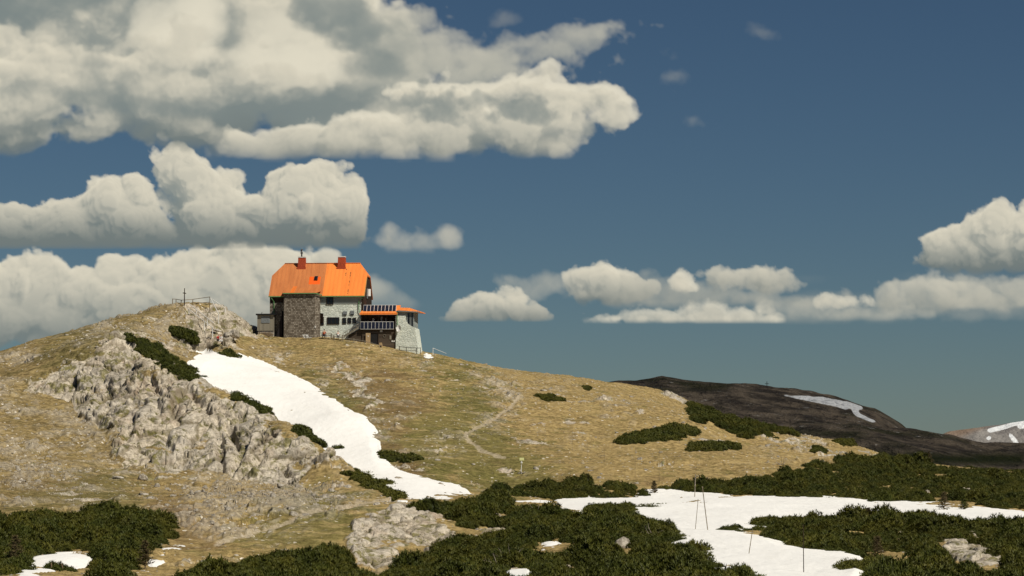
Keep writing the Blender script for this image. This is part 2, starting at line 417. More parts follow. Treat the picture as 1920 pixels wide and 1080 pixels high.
# ------------------------------------------------------------------ mesh builder for made things
class MB:
    def __init__(s): s.v, s.f = [], []
    def add(s, vs, fs):
        n = len(s.v); s.v += [tuple(map(float, q)) for q in vs]; s.f += [tuple(n + i for i in q) for q in fs]; return s
    def box(s, x0, x1, y0, y1, z0, z1, rot=0.0, piv=None):
        vs = [(x, y, z) for z in (z0, z1) for y in (y0, y1) for x in (x0, x1)]
        return s.add(vs, [(0, 2, 3, 1), (4, 5, 7, 6), (0, 1, 5, 4), (2, 6, 7, 3), (0, 4, 6, 2), (1, 3, 7, 5)])
    def bar(s, a, b, w=.06, h=None, up=(0, 0, 1)):
        """squared timber from a to b"""
        a, b = Vector(a), Vector(b); h = h or w
        d = (b - a).normalized(); u = Vector(up)
        if abs(d.dot(u)) > .95: u = Vector((0, 1, 0))
        r = d.cross(u).normalized() * w / 2; t = r.cross(d).normalized() * h / 2
        vs = [a - r - t, a + r - t, a + r + t, a - r + t, b - r - t, b + r - t, b + r + t, b - r + t]
        return s.add(vs, [(3, 2, 1, 0), (4, 5, 6, 7), (0, 1, 5, 4), (1, 2, 6, 5), (2, 3, 7, 6), (3, 0, 4, 7)])
    def tube(s, pts, rad, n=8):
        """round tube along points with its own radius at each; capped"""
        pts = [Vector(p) for p in pts]; rad = rad if hasattr(rad, '__len__') else [rad] * len(pts)
        vs, fs = [], []
        for i, p in enumerate(pts):
            d = (pts[min(i + 1, len(pts) - 1)] - pts[max(i - 1, 0)]).normalized()
            u = d.cross(Vector((.13, .05, 1)) if abs(d.z) < .9 else Vector((1, .1, 0))).normalized(); w = d.cross(u)
            for k in range(n):
                a = 2 * math.pi * k / n; vs.append(p + (u * math.cos(a) + w * math.sin(a)) * rad[i])
        for i in range(len(pts) - 1):
            for k in range(n):
                q = (k + 1) % n; fs.append((i * n + k, i * n + q, (i + 1) * n + q, (i + 1) * n + k))
        fs.append(tuple(range(n))[::-1]); fs.append(tuple((len(pts) - 1) * n + k for k in range(n)))
        return s.add(vs, fs)
    def prism(s, poly, axis, a, b):
        """polygon (two coordinates) pushed from a to b along an axis"""
        n = len(poly)
        def pt(p, c): return (c, p[0], p[1]) if axis == 'x' else (p[0], c, p[1]) if axis == 'y' else (p[0], p[1], c)
        vs = [pt(p, a) for p in poly] + [pt(p, b) for p in poly]
        return s.add(vs, [tuple(range(n))[::-1], tuple(range(n, 2 * n))] + [(i, (i + 1) % n, n + (i + 1) % n, n + i) for i in range(n)])
    def slab(s, quad, th):
        """flat plate: corner points and a thickness along the plate's normal"""
        q = [Vector(p) for p in quad]; nrm = (q[1] - q[0]).cross(q[2] - q[0]).normalized() * th; n = len(q)
        return s.add([p for p in q] + [p + nrm for p in q], [tuple(range(n))[::-1], tuple(range(n, 2 * n))] + [(i, (i + 1) % n, n + (i + 1) % n, n + i) for i in range(n)])
    def build(s, name, mat, parent=None, loc=None, smooth=False, bevel=0.0):
        me = bpy.data.meshes.new(name); me.from_pydata(s.v, [], s.f); me.validate(); me.update()
        import bmesh
        bm = bmesh.new(); bm.from_mesh(me); bmesh.ops.recalc_face_normals(bm, faces=bm.faces)
        if bevel: bmesh.ops.bevel(bm, geom=list(bm.edges), offset=bevel, segments=1, affect='EDGES')
        bm.to_mesh(me); bm.free()
        for p in me.polygons: p.use_smooth = smooth
        me.materials.append(MAT[mat] if isinstance(mat, str) else mat)
        o = bpy.data.objects.new(name, me); COL.objects.link(o)
        if parent: o.parent = parent
        if loc: o.location = loc
        return o

# ------------------------------------------------------------------ materials
MAT = {}
class NT:
    def __init__(s, name, rough=0.9, spec=0.2):
        s.m = bpy.data.materials.new(name); s.m.use_nodes = True
        s.n, s.l = s.m.node_tree.nodes, s.m.node_tree.links
        s.b = s.n['Principled BSDF']; s.b.inputs['Roughness'].default_value = rough
        s.b.inputs['Specular IOR Level'].default_value = spec
        s.tc = s.n.new('ShaderNodeTexCoord'); s.geo = None
    def pos(s):
        if not s.geo: s.geo = s.n.new('ShaderNodeNewGeometry')
        return s.geo.outputs['Position']
    def put(s, sock, v):
        if hasattr(v, 'is_linked') or hasattr(v, 'links'): s.l.new(v, sock)
        elif isinstance(v, (tuple, list)) and len(v) == 3 and sock.type == 'RGBA': sock.default_value = (*v, 1)
        else: sock.default_value = v
    def noise(s, vec, scale, detail=4, rough=.55, dist=0):
        t = s.n.new('ShaderNodeTexNoise'); s.put(t.inputs['Vector'], vec)
        t.inputs['Scale'].default_value = scale; t.inputs['Detail'].default_value = detail
        t.inputs['Roughness'].default_value = rough; t.inputs['Distortion'].default_value = dist
        return t.outputs['Fac']
    def voro(s, vec, scale, feature='F1', out='Distance', rand=1):
        t = s.n.new('ShaderNodeTexVoronoi'); t.feature = feature; s.put(t.inputs['Vector'], vec)
        t.inputs['Scale'].default_value = scale; t.inputs['Randomness'].default_value = rand
        return t.outputs[out]
    def attr(s, name, out='Fac'):
        t = s.n.new('ShaderNodeAttribute'); t.attribute_name = name; return t.outputs[out]
    def math(s, op, a, b=0.0, clamp=False):
        t = s.n.new('ShaderNodeMath'); t.operation = op; t.use_clamp = clamp
        s.put(t.inputs[0], a); s.put(t.inputs[1], b); return t.outputs[0]
    def ramp(s, v, lo, hi, smooth=True):
        t = s.n.new('ShaderNodeMapRange'); t.interpolation_type = 'SMOOTHSTEP' if smooth else 'LINEAR'
        s.put(t.inputs['Value'], v); t.inputs['From Min'].default_value = lo; t.inputs['From Max'].default_value = hi
        return t.outputs[0]
    def mix(s, f, a, b, mode='MIX'):
        t = s.n.new('ShaderNodeMix'); t.data_type = 'RGBA'; t.blend_type = mode
        s.put(t.inputs[0], f); s.put(t.inputs[6], a); s.put(t.inputs[7], b); return t.outputs[2]
    def mapv(s, vec, scale=(1, 1, 1), rot=(0, 0, 0)):
        t = s.n.new('ShaderNodeMapping'); s.put(t.inputs['Vector'], vec)
        t.inputs['Scale'].default_value = scale; t.inputs['Rotation'].default_value = rot; return t.outputs[0]
    def bump(s, h, strength=.5, dist=.1):
        t = s.n.new('ShaderNodeBump'); t.inputs['Strength'].default_value = strength; t.inputs['Distance'].default_value = dist
        s.put(t.inputs['Height'], h); s.l.new(t.outputs[0], s.b.inputs['Normal'])
    def col(s, c): s.put(s.b.inputs['Base Color'], c)

def simple(name, col, rough=.8, spec=.3, metal=0., var=.18, scale=6., bump=.0):
    t = NT(name, rough, spec)
    o = t.tc.outputs['Object']
    n = t.noise(o, scale, 5)
    dark = tuple(c * (1 - var * 1.6) for c in col); lite = tuple(min(1, c * (1 + var)) for c in col)
    t.col(t.mix(t.ramp(n, .3, .7), dark, lite))
    t.b.inputs['Metallic'].default_value = metal
    if bump: t.bump(t.noise(o, scale * 4, 4), bump, .02)
    MAT[name] = t.m
    return t.m

def ground_material(name, rockmode=False):
    t = NT(name, .95, .08)
    p = t.pos()
    rock, scree, crack, cell, path, dirt, green, stone = [t.attr(a) for a in ('rock', 'scree', 'crack', 'cell', 'path', 'dirt', 'green', 'stone')]
    big = t.noise(p, .07, 4, .6); mid = t.noise(p, .35, 5, .62); fin = t.noise(p, 1.6, 6, .7); tiny = t.noise(p, 6, 4, .7)
    tus = t.noise(t.mapv(p, (1, .55, 1)), 2.6, 3, .6)
    straw = t.mix(t.ramp(fin, .38, .62), (.19, .134, .054), (.47, .343, .15))
    olive = t.mix(t.ramp(fin, .36, .64), (.066, .064, .016), (.205, .182, .058))
    brown = t.mix(t.ramp(fin, .3, .7), (.075, .045, .020), (.24, .155, .075))
    g = t.math('ADD', t.math('MULTIPLY', green, 1.6), t.math('MULTIPLY', t.math('SUBTRACT', mid, .44), 1.9))
    c = t.mix(t.ramp(g, .12, .62), straw, olive)
    d = t.math('ADD', t.math('MULTIPLY', dirt, .75), t.math('MULTIPLY', t.math('SUBTRACT', t.noise(p, .22, 5, .65), .46), 2.4))
    c = t.mix(t.math('MULTIPLY', t.ramp(d, .22, .80), .8), c, brown)
    c = t.mix(t.ramp(big, .35, .7), c, t.mix(.25, c, (.34, .25, .10)))
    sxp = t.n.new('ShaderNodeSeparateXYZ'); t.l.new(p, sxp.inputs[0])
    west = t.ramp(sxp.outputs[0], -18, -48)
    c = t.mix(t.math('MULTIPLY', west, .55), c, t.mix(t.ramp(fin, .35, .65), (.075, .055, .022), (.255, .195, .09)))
    c = t.mix(t.math('MULTIPLY', t.ramp(t.noise(t.mapv(p, (.6, 1.6, 1)), .42, 5, .6, .6), .50, .68), .55), c, (.47, .355, .165))
    c = t.mix(t.math('MULTIPLY', t.ramp(t.noise(t.mapv(p, (.5, 1.4, 1)), .3, 5, .65), .52, .70), .45), c, (.125, .098, .035))
    # tussocks: mottling of dead and fresh blades
    c = t.mix(t.math('MULTIPLY', t.ramp(tus, .50, .66), t.ramp(t.noise(p, .11, 4, .65), .38, .62)), c, t.mix(.5, c, (.065, .055, .02)))
    c = t.mix(t.ramp(tiny, .56, .68), c, t.mix(.4, c, (.55, .44, .24)))
    c = t.mix(t.ramp(t.noise(p, 3.1, 5, .75), .54, .66), c, t.mix(.55, c, (.05, .035, .015)))
    # little stones lying in the turf
    vd = t.voro(p, 2.3); vc = t.voro(p, 2.3, out='Color')
    sep = t.n.new('ShaderNodeSeparateColor'); t.l.new(vc, sep.inputs[0])
    dens = t.math('ADD', t.math('MULTIPLY', scree, .5), t.math('MULTIPLY', t.ramp(t.noise(p, .16, 4, .6), .42, .72), .30))
    dens = t.math('ADD', dens, .04)
    st = t.math('MULTIPLY', t.math('LESS_THAN', sep.outputs[0], dens), t.math('LESS_THAN', vd, t.math('MULTIPLY', sep.outputs[1], .42)))
    stc = t.mix(sep.outputs[2], (.40, .36, .29), (.80, .73, .62))
    c = t.mix(st, c, stc)
    c = t.mix(t.math('MULTIPLY', stone, .6), c, t.mix(t.ramp(fin, .3, .7), (.24, .21, .17), (.52, .47, .39)))
    # trodden path
    pm = t.ramp(t.math('ADD', path, t.math('MULTIPLY', t.math('SUBTRACT', fin, .5), .9)), .25, .55)
    c = t.mix(t.math('MULTIPLY', pm, .62), c, t.mix(t.ramp(tiny, .35, .65), (.32, .26, .18), (.58, .50, .38)))
    # limestone
    wp = t.mapv(p, (1, 1, 1))
    rn = t.noise(wp, .8, 8, .72); rn2 = t.noise(wp, .25, 4, .6); rn3 = t.noise(wp, 4.5, 6, .75)
    rc = t.mix(t.ramp(rn, .36, .64), (.25, .21, .155), (.64, .565, .45))
    rc = t.mix(t.math('MULTIPLY', t.ramp(rn2, .52, .72), .45), rc, (.42, .29, .20))
    rc = t.mix(t.math('MULTIPLY', t.ramp(cell, .35, .9), .35), rc, (.50, .47, .42))
    rc = t.mix(t.ramp(rn3, .50, .68), rc, t.mix(.62, rc, (.075, .062, .042)))
    rc = t.mix(t.ramp(t.noise(p, 2.1, 5, .7), .56, .66), rc, t.mix(.7, rc, (.14, .105, .055)))
    ve = t.voro(t.mapv(p, (1, .7, 1.2)), 1.1, 'DISTANCE_TO_EDGE')
    rc = t.mix(t.math('MULTIPLY', t.ramp(t.math('SUBTRACT', .03, ve), 0, .03), .5), rc, (.10, .08, .05))
    rc = t.mix(t.math('MULTIPLY', t.ramp(crack, .5, .95), .6), rc, (.10, .078, .035))
    turf = t.math('MULTIPLY', t.ramp(t.noise(p, .55, 6, .75), .51, .60), .85)
    rc = t.mix(turf, rc, olive)
    rm = t.ramp(t.math('ADD', rock, t.math('MULTIPLY', t.math('SUBTRACT', fin, .5), .8)), .30, .60)
    c = t.mix(rm, c, rc)
    t.col(c)
    t.bump(t.math('ADD', t.math('MULTIPLY', fin, .5), t.math('ADD', t.math('MULTIPLY', rn3, .25), t.math('MULTIPLY', st, .12))), .6, .22)
    MAT[name] = t.m
    return t.m
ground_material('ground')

t = NT('snow', .7, .25)
p = t.pos()
dirtn = t.ramp(t.noise(t.mapv(p, (1, .35, 1), (0, 0, .5)), .5, 6, .65), .5, .85)
sp = t.math('MULTIPLY', t.math('LESS_THAN', t.voro(p, 1.3), .13), t.ramp(t.noise(p, .15, 3), .5, .66))
t.col(t.mix(t.math('MULTIPLY', sp, .5), t.mix(t.math('MULTIPLY', dirtn, .6), (.93, .92, .89), (.80, .78, .72)), (.35, .3, .22)))
t.bump(t.noise(t.mapv(p, (1, .5, 1)), 1.4, 4, .5), .55, .2)
MAT['snow'] = t.m

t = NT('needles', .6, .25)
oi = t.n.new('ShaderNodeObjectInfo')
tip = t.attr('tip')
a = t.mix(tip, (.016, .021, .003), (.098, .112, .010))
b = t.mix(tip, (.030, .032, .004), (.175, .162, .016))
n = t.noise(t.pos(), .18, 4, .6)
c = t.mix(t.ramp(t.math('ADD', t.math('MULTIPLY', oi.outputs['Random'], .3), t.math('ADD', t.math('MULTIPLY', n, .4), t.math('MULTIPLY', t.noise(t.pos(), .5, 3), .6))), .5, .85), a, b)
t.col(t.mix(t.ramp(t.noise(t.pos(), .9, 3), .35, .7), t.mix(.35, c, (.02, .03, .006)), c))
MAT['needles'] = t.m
t = NT('needles_brown', .7, .2)
t.col(t.mix(t.attr('tip'), (.045, .034, .016), (.165, .125, .055)))
MAT['needles_brown'] = t.m
simple('bark', (.16, .115, .075), .9, .1)
simple('dead_wood', (.34, .29, .23), .85, .1, var=.3)
t = NT('limestone', .9, .1)
o = t.tc.outputs['Object']
t.col(t.mix(t.ramp(t.noise(o, 2.2, 6, .7), .35, .65), (.22, .19, .15), (.56, .51, .43)))
t.bump(t.noise(o, 5, 6, .7), .8, .15)
MAT['limestone'] = t.m

# ------------------------------------------------------------------ ground and snow
ground = build_ground()
print('ground', time.time() - T0)

SNOW = [
 ('long white snow tongue filling the gully below the hut', [(350,668),(372,676),(405,662),(450,672),(500,692),(560,718),(610,745),(660,775),(690,800),(712,818),(718,838),(690,842),(712,862),(716,880),(760,893),(800,905),(850,911),(925,924),(915,938),(870,937),(780,934),(762,938),(740,934),(700,922),(640,890),(560,860),(480,800),(400,760),(340,700)], 8),
 ('broad white snow field with thin poles on the foot plain', [(1030,938),(1090,934),(1160,932),(1225,922),(1245,923),(1330,928),(1470,938),(1575,935),(1600,940),(1640,944),(1760,946),(1870,962),(1960,968),(1960,992),(1840,990),(1760,982),(1720,978),(1600,978),(1500,980),(1400,985),(1350,1003),(1440,1010),(1480,1030),(1540,1035),(1620,1046),(1630,1085),(1560,1140),(1380,1140),(1330,1070),(1250,1010),(1190,985),(1100,974),(1040,962),(1012,950)], 7),
 ('snow patch among the pines at the lower left corner', [(65,1048),(120,1040),(182,1036),(178,1050),(120,1072),(70,1095),(20,1095),(30,1060)], 5),
 ('narrow snow strip beside the lower left pine thicket', [(262,1062),(290,1036),(330,1024),(385,1024),(350,1036),(290,1056)], 4),
 ('small snow patch enclosed by pines below the outcrop', [(1000,1020),(1030,1014),(1066,1020),(1045,1029),(1020,1030)], 3),
 ('thin snow strip behind the pines at the end of the gully', [(950,938),(1000,935),(1035,938),(1040,950),(1000,956),(950,950)], 3),
 ('tiny snow patch at the bottom edge below the outcrop', [(940,1076),(985,1070),(1000,1080),(990,1095),(940,1095)], 3),
 ('little snow remnant on the ridge right of the hut', [(794,659),(808,660),(822,666),(800,667)], 3),
]
def build_snow(label, poly, blur):
    M = raster([poly], blur * 3)
    xs = [q[0] for q in poly]; ys = [q[1] for q in poly]
    px = np.arange(min(xs) - 25, max(xs) + 26, 2.2 if max(xs) - min(xs) > 200 else 1.5)
    # depth range in which the polygon can lie
    Yd = np.geomspace(118, 450, 900)
    U, YY = np.meshgrid(px, Yd)
    Zt = lut(TA, U, np.clip(YY, 122, 515)) if poly[0][1] < 935 and poly[0][0] < 1000 else base_z((U - 960) / F * YY, YY)[0]
    X = (U - 960) / F * YY
    qx, qy = proj(X, YY, Zt)
    jx = 5 * fbm(X / 3.5, YY / 9, None, 3, 83); jy = 2.2 * fbm(X / 3.5, YY / 9, None, 3, 87)
    m = samp(M, qx + jx, qy + jy)
    t_ = np.clip((m - (.42 if max(xs) - min(xs) > 50 else .26)) * 3.0, -.35, 1)
    big_s = max(xs) - min(xs) > 200
    thick = .38 if 'tongue' in label else .24 if max(xs) - min(xs) > 200 else .18
    Z = Zt + t_ * thick + .10 * fbm(X / 5, YY / 7, None, 3, 91) * (t_ > 0) + (.15 if 'tongue' in label else .08 if big_s else .06) * (t_ > -.2)
    ok = (t_ > -.33)
    r = np.where(ok.any(1))[0]
    if len(r) == 0: print('no snow', label); return
    r0, r1 = max(r[0] - 1, 0), min(r[-1] + 2, len(Yd))
    sl = slice(r0, r1)
    okc = ok[sl]
    cell_ok = okc[:-1, :-1] | okc[1:, :-1] | okc[:-1, 1:] | okc[1:, 1:]
    q = grid_faces(r1 - r0, len(px), cell_ok)
    V = np.stack([X[sl], YY[sl], Z[sl]], -1).reshape(-1, 3)
    used, inv = np.unique(q, return_inverse=True)
    o = np_mesh('snow_patch', V[used], inv.reshape(-1, 4), MAT['snow'])
    tag(o, label, kind='structure')
for s_ in SNOW: build_snow(*s_)
print('snow', time.time() - T0)

# ------------------------------------------------------------------ far hill and mountain
t = NT('moor', .95, .05)
p = t.pos()
n1 = t.noise(p, .012, 6, .65); n2 = t.noise(p, .06, 6, .7)
c = t.mix(t.ramp(n2, .38, .62), (.052, .044, .037), (.180, .145, .108))
c = t.mix(t.ramp(n1, .5, .62), c, t.mix(.75, c, (.035, .038, .018)))
rk = t.math('MULTIPLY', t.ramp(t.noise(p, .16, 5, .8), .60, .66), t.ramp(n1, .38, .5))
c = t.mix(t.math('MULTIPLY', rk, .7), c, (.42, .40, .36))
c = t.mix(t.attr('pine'), c, (.025, .03, .012))
c = t.mix(t.ramp(t.attr('snow'), .4, .6), c, (.88, .90, .92))
t.col(c); t.bump(t.math('ADD', n2, t.noise(p, .03, 6, .7)), 1, 8)
MAT['moor'] = t.m
t = NT('far_rock', .95, .05)
p = t.pos()
c = t.mix(t.ramp(t.noise(t.mapv(p, (1, 1, .6)), .012, 7, .7), .35, .65), (.14, .13, .13), (.32, .30, .28))
c = t.mix(t.attr('pine'), c, (.26, .19, .14))
c = t.mix(t.ramp(t.attr('snow'), .4, .6), c, (.88, .90, .92))
t.col(c); t.bump(t.noise(p, .03, 6, .7), 1, 12)
MAT['far_rock'] = t.m

def far_range(name, layers, Y0, Y1, px0, px1, mat, snow, pine, amp, step=3, rows=420, label=None, wl=60):
    px = np.arange(px0, px1, step); Yd = np.geomspace(Y0, Y1, rows)
    U, YY = np.meshgrid(px, Yd); X = (U - 960) / F * YY
    Z = None
    for out, D, front, back in layers:
        ox, oy = zip(*out)
        py = np.interp(U, ox, oy)
        zr = (820 - py) * D / F
        dY = (YY - D)
        z = zr - np.where(dY < 0, front[0] * (-dY) ** front[1], back * dY ** 1.25)
        Z = z if Z is None else smax(Z, z, amp * 2)
    Z = Z + amp * fbm(X / wl, YY / wl, None, 5, 101) + amp * .6 * (-np.abs(fbm(X / wl * 2, YY / wl * 1.4, None, 4, 107)))
    qx, qy = proj(X, YY, Z)
    j = 5 * fbm(X / (wl * .3), YY / (wl * .6), None, 3, 3)
    o = np_mesh(name, np.stack([X, YY, Z], -1).reshape(-1, 3), grid_faces(*U.shape), mat,
                {'snow': samp(raster(snow, 1), qx + j * .25, qy + j * .12).ravel(), 'pine': samp(raster(pine, 4), qx + j, qy + j * .5).ravel()})
    tag(o, label, kind='structure')
far_range('hills', [
  ([(600,800),(900,760),(1100,722),(1185,718),(1240,711),(1300,716),(1370,722),(1430,727),(1480,735),(1540,742),(1590,752),(1640,770),(1690,799),(1740,840),(1900,960),(2600,1100)], 1350, (.012, 1.5), .04),
  ([(600,900),(1000,880),(1200,840),(1350,810),(1500,788),(1600,790),(1700,802),(1780,811),(1850,829),(1920,835),(2100,850),(2500,870)], 1130, (.02, 1.35), .05)],
  800, 1750, 860, 2500, MAT['moor'],
  [[(1440,737),(1480,741),(1540,744),(1590,753),(1612,760),(1622,766),(1614,768),(1606,766),(1610,774),(1625,782),(1650,792),(1632,791),(1606,781),(1598,772),(1594,764),(1585,768),(1570,763),(1540,757),(1490,747)]],
  [[(1260,716),(1370,718),(1380,726),(1340,731),(1280,724)],[(1500,835),(1700,850),(1920,850),(1920,870),(1500,870)],[(1480,806),(1640,812),(1600,820),(1500,815)]], 2.2, label='dark brown moorland hill beyond the ridge')
far_range('mountain', [([(1500,900),(1700,845),(1780,811),(1850,796),(1920,781),(1990,765),(2100,760),(2300,800),(2600,850)], 5000, (.05, 1.35), .3)],
  4300, 5600, 1500, 2600, MAT['far_rock'],
  [[(1850,805),(1880,797),(1925,785),(1925,792),(1880,806),(1855,812)],[(1905,800),(1930,795),(1930,802),(1910,804)],[(1890,808),(1905,822),(1915,835),(1905,835),(1893,820)],[(1845,822),(1860,816),(1858,828)],[(1778,813),(1800,820),(1790,822)]],
  [[(1740,825),(1780,805),(1850,790),(1900,780),(1850,800),(1800,820)]], 9, 4, 260, label='grey far mountain with white snow streaks', wl=240)
print('hills', time.time() - T0)
# ------------------------------------------------------------------ mountain pines
rng = np.random.default_rng(77)
def clump_arrays(r, seed=0, tufts=150, blades=6, h=.62, up=.35, tl=.17, bw=.024):
    """one bushy clump of mountain pine, radius about 1: tufted shoots over a dark heart"""
    g = np.random.default_rng(seed)
    V, T, tip = [], [], []
    # heart
    k = 0
    hv = []
    for a in range(5):
        for b in range(10):
            el = a / 4 * 1.45; az = b / 10 * 2 * math.pi
            q = .74 + .14 * g.uniform(-1, 1)
            hv.append((q * math.cos(el) * math.cos(az), q * math.cos(el) * math.sin(az), h * q * math.sin(el) - .05))
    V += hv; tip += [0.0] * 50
    for a in range(4):
        for b in range(10):
            p0, p1 = a * 10 + b, a * 10 + (b + 1) % 10
            T += [(p0, p1, p1 + 10), (p0, p1 + 10, p0 + 10)]
    n = 50
    for i in range(tufts):
        el = math.asin(g.uniform(0.02, 1)); az = g.uniform(0, 2 * math.pi)
        q = g.uniform(.72, 1.0) * (1 + .16 * math.sin(az * 3 + seed) + .1 * math.sin(az * 7))
        c = np.array([q * math.cos(el) * math.cos(az), q * math.cos(el) * math.sin(az), h * q * math.sin(el)])
        ax = np.array([math.cos(el) * math.cos(az) * (1 - up), math.cos(el) * math.sin(az) * (1 - up), up + .5 * math.sin(el)]) + g.normal(0, .2, 3)
        ax /= np.linalg.norm(ax)
        L = tl * g.uniform(.7, 1.35)
        u = np.cross(ax, g.normal(0, 1, 3)); u /= np.linalg.norm(u) + 1e-6; w = np.cross(ax, u)
        for b in range(blades):
            an = b / blades * 2 * math.pi + g.uniform(-.4, .4)
            d = ax * g.uniform(.55, 1) + (u * math.cos(an) + w * math.sin(an)) * g.uniform(.6, 1.1)
            d *= L
            s = np.cross(d, ax); s = s / (np.linalg.norm(s) + 1e-6) * bw * g.uniform(1.2, 2.6)
            base = c - ax * L * .5
            V += [base - s, base + s, base + d * 1.3 + s * .4]; T.append((n, n + 1, n + 2)); n += 3
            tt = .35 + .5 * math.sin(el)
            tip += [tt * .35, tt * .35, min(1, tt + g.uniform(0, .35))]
    return np.array(V, np.float32) * r, np.array(T, np.int64), np.array(tip, np.float32)
CL_FINE = [clump_arrays(1, 10 + k, 900, 5, tl=.115, bw=.017) for k in range(4)]
CL_MID = [clump_arrays(1, 20 + k, 260, 4, bw=.036, tl=.15) for k in range(4)]
CL_TALL = [clump_arrays(1, 30 + k, 900, 5, h=.9, up=.45, tl=.13, bw=.018) for k in range(3)]

def place_arrays(src, pts):
    """join copies of the arrays in src at pts (x, y, z, scale, rot, k, squash)"""
    Vs, Ts, As = [], [], []; n = 0
    for x, y, z, s, r, k, q in pts:
        V, T, A = src[int(k) % len(src)]
        c, d = math.cos(r) * s, math.sin(r) * s
        W = np.stack([V[:, 0] * c - V[:, 1] * d + x, V[:, 0] * d + V[:, 1] * c + y, V[:, 2] * s * q + z], -1)
        Vs.append(W); Ts.append(T + n); As.append(A); n += len(V)
    return np.concatenate(Vs), np.concatenate(Ts), np.concatenate(As)

def sample_poly(poly, spacing, yr, layer=None, jitter=.5, mask=None):
    """ground points whose place on the slope falls inside the outline; near-even spacing"""
    xs = [q[0] for q in poly]
    M = raster([poly], 2) if mask is None else mask
    x0, x1 = min(xs) - 5, max(xs) + 5
    out = []
    y = yr[0]
    while y < yr[1]:
        n = max(2, int((x1 - x0) / F * y / spacing))
        px = np.linspace(x0, x1, n) + rng.uniform(-1, 1, n) * spacing * jitter * F / y
        yy = y + rng.uniform(-1, 1, n) * spacing * jitter
        X = (px - 960) / F * yy
        z, own = base_z(X, yy)
        qx, qy = proj(X, yy, z)
        ok = samp(M, qx, qy) > .5
        if layer == 'B': ok &= own > .35
        if layer == 'A': ok &= own < .3
        out.append(np.stack([X[ok], yy[ok]], -1))
        y += spacing * .87
    return np.concatenate(out)

def pine_bush(label, poly, yr, spacing=.75, size=(.55, .95), layer=None, fine=False, name='dwarf_pine', squash=1.0, mat='needles', group=None, src=None):
    pts = sample_poly(poly, spacing, yr, layer)
    if len(pts) == 0:
        print('EMPTY', label); return
    z = ground_z(pts[:, 0], pts[:, 1], extra=.5)
    cx, cy = pts.mean(0); cz = z.min()
    n = len(pts)
    lump = 1 + .28 * vnoise(pts[:, 0] / 2.5, pts[:, 1] / 2.5, None, 5)
    L = [(pts[i, 0] - cx, pts[i, 1] - cy, z[i] - cz - .12, rng.uniform(*size) * lump[i], rng.uniform(0, 6.3), rng.integers(0, 4), squash * rng.uniform(.85, 1.25)) for i in range(n)]
    V, T, A = place_arrays(src or (CL_FINE if fine else CL_MID), L)
    root = empty(name, (cx, cy, cz))
    tag(root, label, 'pine shrub', group)
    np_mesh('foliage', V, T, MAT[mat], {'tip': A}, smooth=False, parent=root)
    # twisted stems under the foliage
    for i in rng.choice(n, min(n, 3), replace=False):
        x, y, zz = pts[i, 0] - cx, pts[i, 1] - cy, z[i] - cz
        dx, dy = rng.uniform(-.3, .3, 2)
        MB().tube([(x, y, zz - .3), (x + dx, y + dy, zz + .1), (x + dx * 1.4, y + dy * .6, zz + .4)], [.06, .045, .03], 6).build('stem', 'bark', root)
    return root

